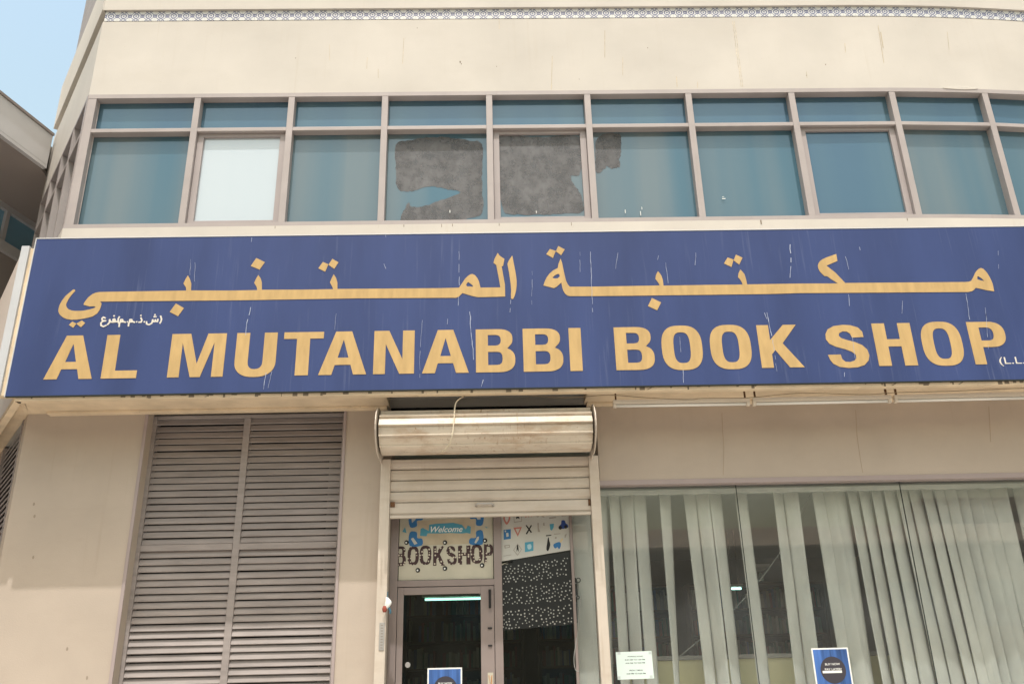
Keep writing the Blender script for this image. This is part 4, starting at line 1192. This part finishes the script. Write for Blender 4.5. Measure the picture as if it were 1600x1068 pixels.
# bits on the left jamb
def rag():
    mb = MB()
    x, z = at(604, 943, -.13)
    pts = []
    for i in range(9):
        for k in range(10):
            a = 2 * math.pi * k / 10
            t = i / 8
            r = .008 + .019 * math.sin(math.pi * min(1, t * 1.1)) * (1 + .25 * math.sin(3 * a + 5 * t))
            pts.append((x + r * math.cos(a) + .012 * math.sin(4 * t), -.13 + r * .5 * math.sin(a), z + .055 - .11 * t))
    fs = [(i * 10 + k, i * 10 + (k + 1) % 10, (i + 1) * 10 + (k + 1) % 10, (i + 1) * 10 + k) for i in range(8) for k in range(10)]
    fs += [tuple(range(9, -1, -1)), tuple(range(80, 90))]
    return mb.add(pts, fs), x, z
rg, rx_, rz_ = rag()
rt = thing("hanging_rag", "small red and white bundle of cloth hanging on the left side of the doorway", "cloth", (rx_, -.13, rz_))
part("cloth", rg, M['pwhite'], rt, smooth=True)
mb = MB()
pts = []
for i in range(5):
    for k in range(10):
        a = 2 * math.pi * k / 10; t = i / 4
        r = .012 + .008 * math.sin(math.pi * t)
        pts.append((rx_ - .014 + r * math.cos(a), -.135 + r * .6 * math.sin(a), rz_ - .015 - .05 * t))
fs = [(i * 10 + k, i * 10 + (k + 1) % 10, (i + 1) * 10 + (k + 1) % 10, (i + 1) * 10 + k) for i in range(4) for k in range(10)] + [tuple(range(9, -1, -1)), tuple(range(40, 50))]
part("red_end", mb.add(pts, fs), mat('red_cloth', (.26, .06, .04), .8), rt, smooth=True)
mb = MB().tube([(rx_ + .008, -.13, rz_ + .1), (rx_ + .006, -.13, rz_ + .045)], .004, 6).tube([(rx_ + .02, -.13, rz_ - .03), (rx_ + .035, -.13, rz_ - .06), (rx_ + .03, -.13, rz_ - .075)], .009, 6)
part("dark_tie", mb, mat('teal_tie', (.04, .12, .17), .7), rt)
x0, z1 = at(593, 972, -.105); x1, z0 = at(600, 1015, -.105)
dp = thing("metal_plate", "narrow grey metal plate with faint lettering on the left shutter guide rail", "plate", (x0, -.105, z0))
part("plate", MB().box(x0, x1, -.106, -.1005, z0, z1), M['steel'], dp, .001)
me = text_mesh("plate_bars", "|||||||", 0, 0, 0, z1 - z0 - .03, .02, bold=.0)
mb = MB()
for k in range(9):
    z = z0 + .02 + (z1 - z0 - .04) * k / 8
    mb.box(x0 + .012, x1 - .012, -.1072, -.1062, z - .006, z + .004)
part("worn_print", mb, M['pgrey'], dp)

# ------------------------------------------------------------------ vertical blinds behind the shop window
vb = thing("vertical_blind", "pale grey green vertical blind with twisted and missing slats behind the shop window", "blind", (3.0, .30, 3.3))
part("head_rail", MB().box(.96, 5.25, .27, .33, 3.345, 3.385), M['blind'], vb, 0.004)
V7 = lambda x, y: (920 + x / 3.256, 740 + y / 3.256)
V8 = lambda x, y: (1240 + x / 3.256, 740 + y / 3.256)
slt = [(V7, 38, 98, 80, 75, 130, 930), (V7, 98, 161, 80, 152, 210, 930), (V7, 160, 222, 80, 215, 274, 930), (V7, 220, 292, 85, 283, 353, 930), (V7, 352, 420, 80, 420, 462, 930),
       (V7, 475, 548, 75, 575, 640, 930), (V7, 543, 607, 75, 642, 703, 930), (V7, 604, 676, 75, 706, 770, 930), (V7, 735, 806, 70, 840, 916, 930), (V7, 928, 994, 65, 1032, 1100, 930), (V7, 990, 1058, 65, 1100, 1170, 930),
       (V8, 85, 155, 65, 222, 285, 900), (V8, 150, 200, 65, 282, 345, 900), (V8, 193, 263, 65, 345, 392, 900), (V8, 262, 324, 65, 412, 478, 900), (V8, 322, 387, 65, 476, 542, 900), (V8, 385, 448, 65, 540, 612, 900), (V8, 447, 517, 65, 612, 690, 900),
       (V8, 515, 577, 65, 690, 765, 900), (V8, 575, 642, 65, 762, 835, 900), (V8, 640, 706, 65, 835, 902, 900), (V8, 705, 769, 65, 902, 960, 900), (V8, 766, 816, 65, 958, 1010, 900), (V8, 814, 868, 65, 1008, 1060, 900),
       (V8, 866, 933, 65, 1060, 1130, 900), (V8, 931, 998, 65, 1130, 1200, 900), (V8, 996, 1070, 65, 1200, 1270, 900), (V8, 1115, 1185, 65, 1300, 1370, 900), (V8, 1180, 1250, 65, 1370, 1440, 900), (V8, 1245, 1315, 65, 1440, 1500, 900)]
BY = .30
for i, (f, a0, a1, ya, b0, b1, yb) in enumerate(slt):
    tilt = random.choice((-1, 1, 1)) * random.uniform(.012, .036); 
    if i < 11: a1 -= 3; b1 -= 4
    else: tilt *= .8; b1 += (-2 if i == 13 else 4); a1 += 1
    yy = BY + (.012 if i % 2 else 0)
    xt0, zt = at(*f(a0, ya), yy); xt1, _ = at(*f(a1, ya), yy)
    xb0, zb = at(*f(b0, yb), yy); xb1, _ = at(*f(b1, yb), yy)
    def xa_(z, p, q): return p + (q - p) * (zt - z) / (zt - zb)
    mb = MB()
    n, mcol = 12, 6
    vs, fs = [], []
    tw0, tw1 = tilt, tilt * random.uniform(.2, 1.9)
    ph = random.uniform(0, 6)
    for r in range(n + 1):
        z = 3.344 + (0.95 - 3.344) * r / n
        l, rr = xa_(z, xt0, xb0), xa_(z, xt1, xb1)
        tt = tw0 + (tw1 - tw0) * r / n + .004 * math.sin(ph + r * .7)
        for c in range(mcol + 1):
            u = c / mcol
            vs.append((l + (rr - l) * u, yy + tt * (u - .5) * 2 - .008 * math.sin(math.pi * u) + .003 * math.sin(ph + r), z))
    W_ = mcol + 1
    for r in range(n):
        for c in range(mcol):
            fs.append((r * W_ + c, r * W_ + c + 1, (r + 1) * W_ + c + 1, (r + 1) * W_ + c))
    me = bpy.data.meshes.new("slat"); me.from_pydata(vs, [], fs)
    bm = bmesh.new(); bm.from_mesh(me)
    bmesh.ops.solidify(bm, geom=bm.faces[:], thickness=.0015)
    bm.to_mesh(me); bm.free()
    for p in me.polygons: p.use_smooth = True
    link("slat", me, M['blind'], vb)
cable("slanting_wire", [(1063, 1024), (1150, 948), (1217, 865), (1266, 772)], [.60, .60, .60, .60], .005, mat('pale_wire', (.34, .35, .32), .5), "straight pale wire slanting upward in the dark behind the blinds", "wire")
ctr = thing("display_counter", "cream counter with grey edge seen low between the blind slats", "counter", (2.2, .8, .3))
part("counter_front", MB().box(1.15, 4.6, .62, .66, .3, 1.93), M['counter'], ctr)
part("counter_top", MB().box(1.14, 4.62, .60, 1.1, 1.932, 1.968), M['countertop'], ctr, .004)

# ceiling lights inside: slim lit tubes
def tubelight(label, xa, xb, Y, z, r=.012):
    t = thing("ceiling_light", label, "light fitting", ((xa + xb) / 2, Y, z), "lit tubes inside the shop")
    part("housing", MB().box(xa - .03, xb + .03, Y - .03, Y + .03, z + .022, z + .06), M['batten'], t)
    part("tube", MB().tube([(xa, Y, z), (xb, Y, z)], r, 8), M['tube'], t)
    part("suspension", MB().box(xa + .1, xa + .11, Y - .005, Y + .005, z + .061, 3.749).box(xb - .11, xb - .1, Y - .005, Y + .005, z + .061, 3.749), M['pgrey'], t)
Yd = 2.6
x0, z0 = at(664, 936, Yd); x1, z1 = at(757, 934, Yd)
tubelight("long lit tube light seen through the top of the glass door", x0, x1, Yd, (z0 + z1) / 2)
Yd = 4.4
x0, z0 = at(1143, 919, Yd); x1, _ = at(1158, 919, Yd)
tubelight("short lit tube light visible between two blind slats left of the slanting wire", x0, x1, Yd, z0, .014)
t = thing("ceiling_light", "slanted pair of lit tubes beside the slanting wire behind the blinds", "light fitting", (0, 0, 0), "lit tubes inside the shop")
mb = MB()
for (pa, pb) in (((1186, 906), (1197, 891)), ((1191, 905), (1199, 893))):
    a, za = at(*pa, 3.0); b, zb = at(*pb, 3.0)
    mb.tube([(a, 3.0, za), (b, 3.25, zb)], .016, 8)
part("tube", mb, mat('bright_reflector', (.6, .75, .72), .3, .5), t)
part("housing", MB().box(a - .10, b + .03, 2.96, 3.3, zb + .05, zb + .09), M['batten'], t)

# bookcases at the back
spine_cols = [(.30, .09, .07), (.10, .15, .28), (.36, .32, .24), (.09, .2, .14), (.25, .23, .25), (.5, .46, .38)]
SPM = [mat('book_spine', c, .6, .3) for c in spine_cols]
def bookcase(x0, x1, Y, label):
    t = thing("bookcase", label, "bookcase", ((x0 + x1) / 2, Y, .3), "dark bookcases inside the shop")
    mb = MB().frame(x0, x1, Y, Y + .3, .3, 3.2, .04)
    mb.box(x0 + .04, x1 - .04, Y + .28, Y + .3, .34, 3.16)
    part("carcass", mb, M['wood'], t)
    bks = [MB() for _ in SPM]
    for k in range(1, 8):
        z = .3 + k * .36
        part("shelf", MB().box(x0 + .04, x1 - .04, Y + .01, Y + .279, z, z + .025), M['wood'], t)
        x = x0 + .06
        while x < x1 - .10:
            w_ = random.uniform(.02, .05); h_ = random.uniform(.18, .29)
            random.choice(bks).box(x, x + w_ - .002, Y + .03, Y + .24, z + .0251, z + .025 + h_)
            x += w_
            if random.random() < .06: x += .1
    for b_, m_ in zip(bks, SPM): part("book_row", b_, m_, t, kind="stuff")
bookcase(-1.3, .4, 5.6, "dark bookcase at the back of the shop seen dimly through the glass door")
bookcase(.6, 2.6, 5.6, "dark bookcase dimly visible behind the left blind slats")
bookcase(2.8, 4.8, 5.6, "dark bookcase behind the right part of the blind, almost hidden by slats")

# ------------------------------------------------------------------ wing of the neighbouring building at the left
nb = thing("neighbour_building", "grey flat roofed neighbouring wing with deep eaves at the left edge", "building", (-7.0, 0, 0))
def zhit(px, py, z):
    d = ray(px, py); t = (z - CAM.z) / d.z
    return Vector((CAM.x + d.x * t, CAM.y + d.y * t))
f1, f2 = zhit(0, 147, 8.5), zhit(83, 213, 8.5)
dn = (f2 - f1).normalized()
nn = Vector((-dn.y, dn.x))           # towards the neighbour
A0, A1 = f1 - dn * 4.5, f2 + dn * 0.0
A2 = A1 + dn * 4.2
zb = 8.06
def wq(mb, p, q, d0, d1, z0, z1):
    return mb.prism([tuple(p + nn * d0), tuple(q + nn * d0), tuple(q + nn * d1), tuple(p + nn * d1)], z0, z1, 'z')
mb = MB(); wq(mb, A0, A1, 0, .12, zb, 8.5); part("roof_fascia", mb, M['fascia'], nb, .006)
mb = MB(); wq(mb, A0, A1, -.02, .14, 8.502, 8.535); part("roof_flashing", mb, M['louvre'], nb)
plan = [tuple(A0 + nn * .121), tuple(A1 + nn * .121), (ex - .03, ey + .12), (ex - .03, 6.2), tuple(A0 + nn * 6 + dn * 4), tuple(A0 + nn * 6)]
mb = MB().prism(plan, 8.3, 8.5, 'z'); part("roof", mb, M['ground'], nb)
mb = MB(); wq(mb, A0, A1, .001, .06, zb - .045, zb - .001); part("drip_edge", mb, M['fascia'], nb)
mb = MB().prism(plan, zb, zb + .06, 'z'); part("soffit", mb, M['wingsoff'], nb)
SW = 1.17
def wing_z(px, py):
    d = ray(px, py); p0 = f1 + nn * SW
    det = d.x * -dn.y + dn.x * d.y
    ax, ay = p0.x - CAM.x, p0.y - CAM.y
    t = (ax * -dn.y + dn.x * ay) / det
    return CAM.z + d.z * t
zw = wing_z(10, 388); print('WING', zw)
mb = MB(); wq(mb, A0, A2, SW + .05, SW + .07, zw + .06, zb - .09); wn = part("window_strip", mb, film_glass('deep_blue_pane', (0.20, 0.42, 0.58), (0.22, 0.42, 0.56), 0.12), nb)
mb = MB(); wq(mb, A0, A2, SW, SW + .1, zb - .085, zb - .001); wq(mb, A0, A2, SW - .04, SW + .1, zw - .08, zw + .059)
L_ = (A2 - A0).length
for k in range(12):
    p = A0 + dn * (k * L_ / 11 - (.06 if k else 0)); wq(mb, p, p + dn * .06, SW, SW + .049, zw + .06, zb - .086)
part("window_frame", mb, M['fascia'], wn)
mb = MB(); wq(mb, A0, A2, SW + .02, SW + .3, 0, zw - .081); part("wall", mb, M['wingsoff'], nb)

# ------------------------------------------------------------------ low building across the street (mirrored in the glass)
ob = thing("opposite_building", "low brown building across the street, faintly mirrored in the shop glass", "building", (0, -34, 0))
part("wall", MB().box(-40, 40, -40, -34, 0, 8.2), M['oppwall'], ob)
part("roof", MB().prism([(-40.3, 8.2), (-33.6, 8.2), (-33.6, 8.32), (-37, 9.75), (-40.3, 8.32)], -40.3, 40.3, 'x'), M['opptrim'], ob)
mb = MB()
for k in range(20):
    mb.box(-38 + 4 * k, -36 + 4 * k, -33.99, -33.9, 4.6, 6.6); mb.box(-38 + 4 * k, -36 + 4 * k, -33.99, -33.9, .8, 3.2)
for x0, x1, zt in ((-31, -24, 10.6), (-17, -15, 9.9), (-6, 1.5, 10.9), (4, 5.2, 10.2), (9, 17, 9.6), (22, 30, 11.2)):
    part("roof_room", MB().box(x0, x1, -40, -37.6, 8.6, zt), M['opptrim'], ob, .05)
part("windows", mb, M['pane_blue'], ob, kind="stuff")
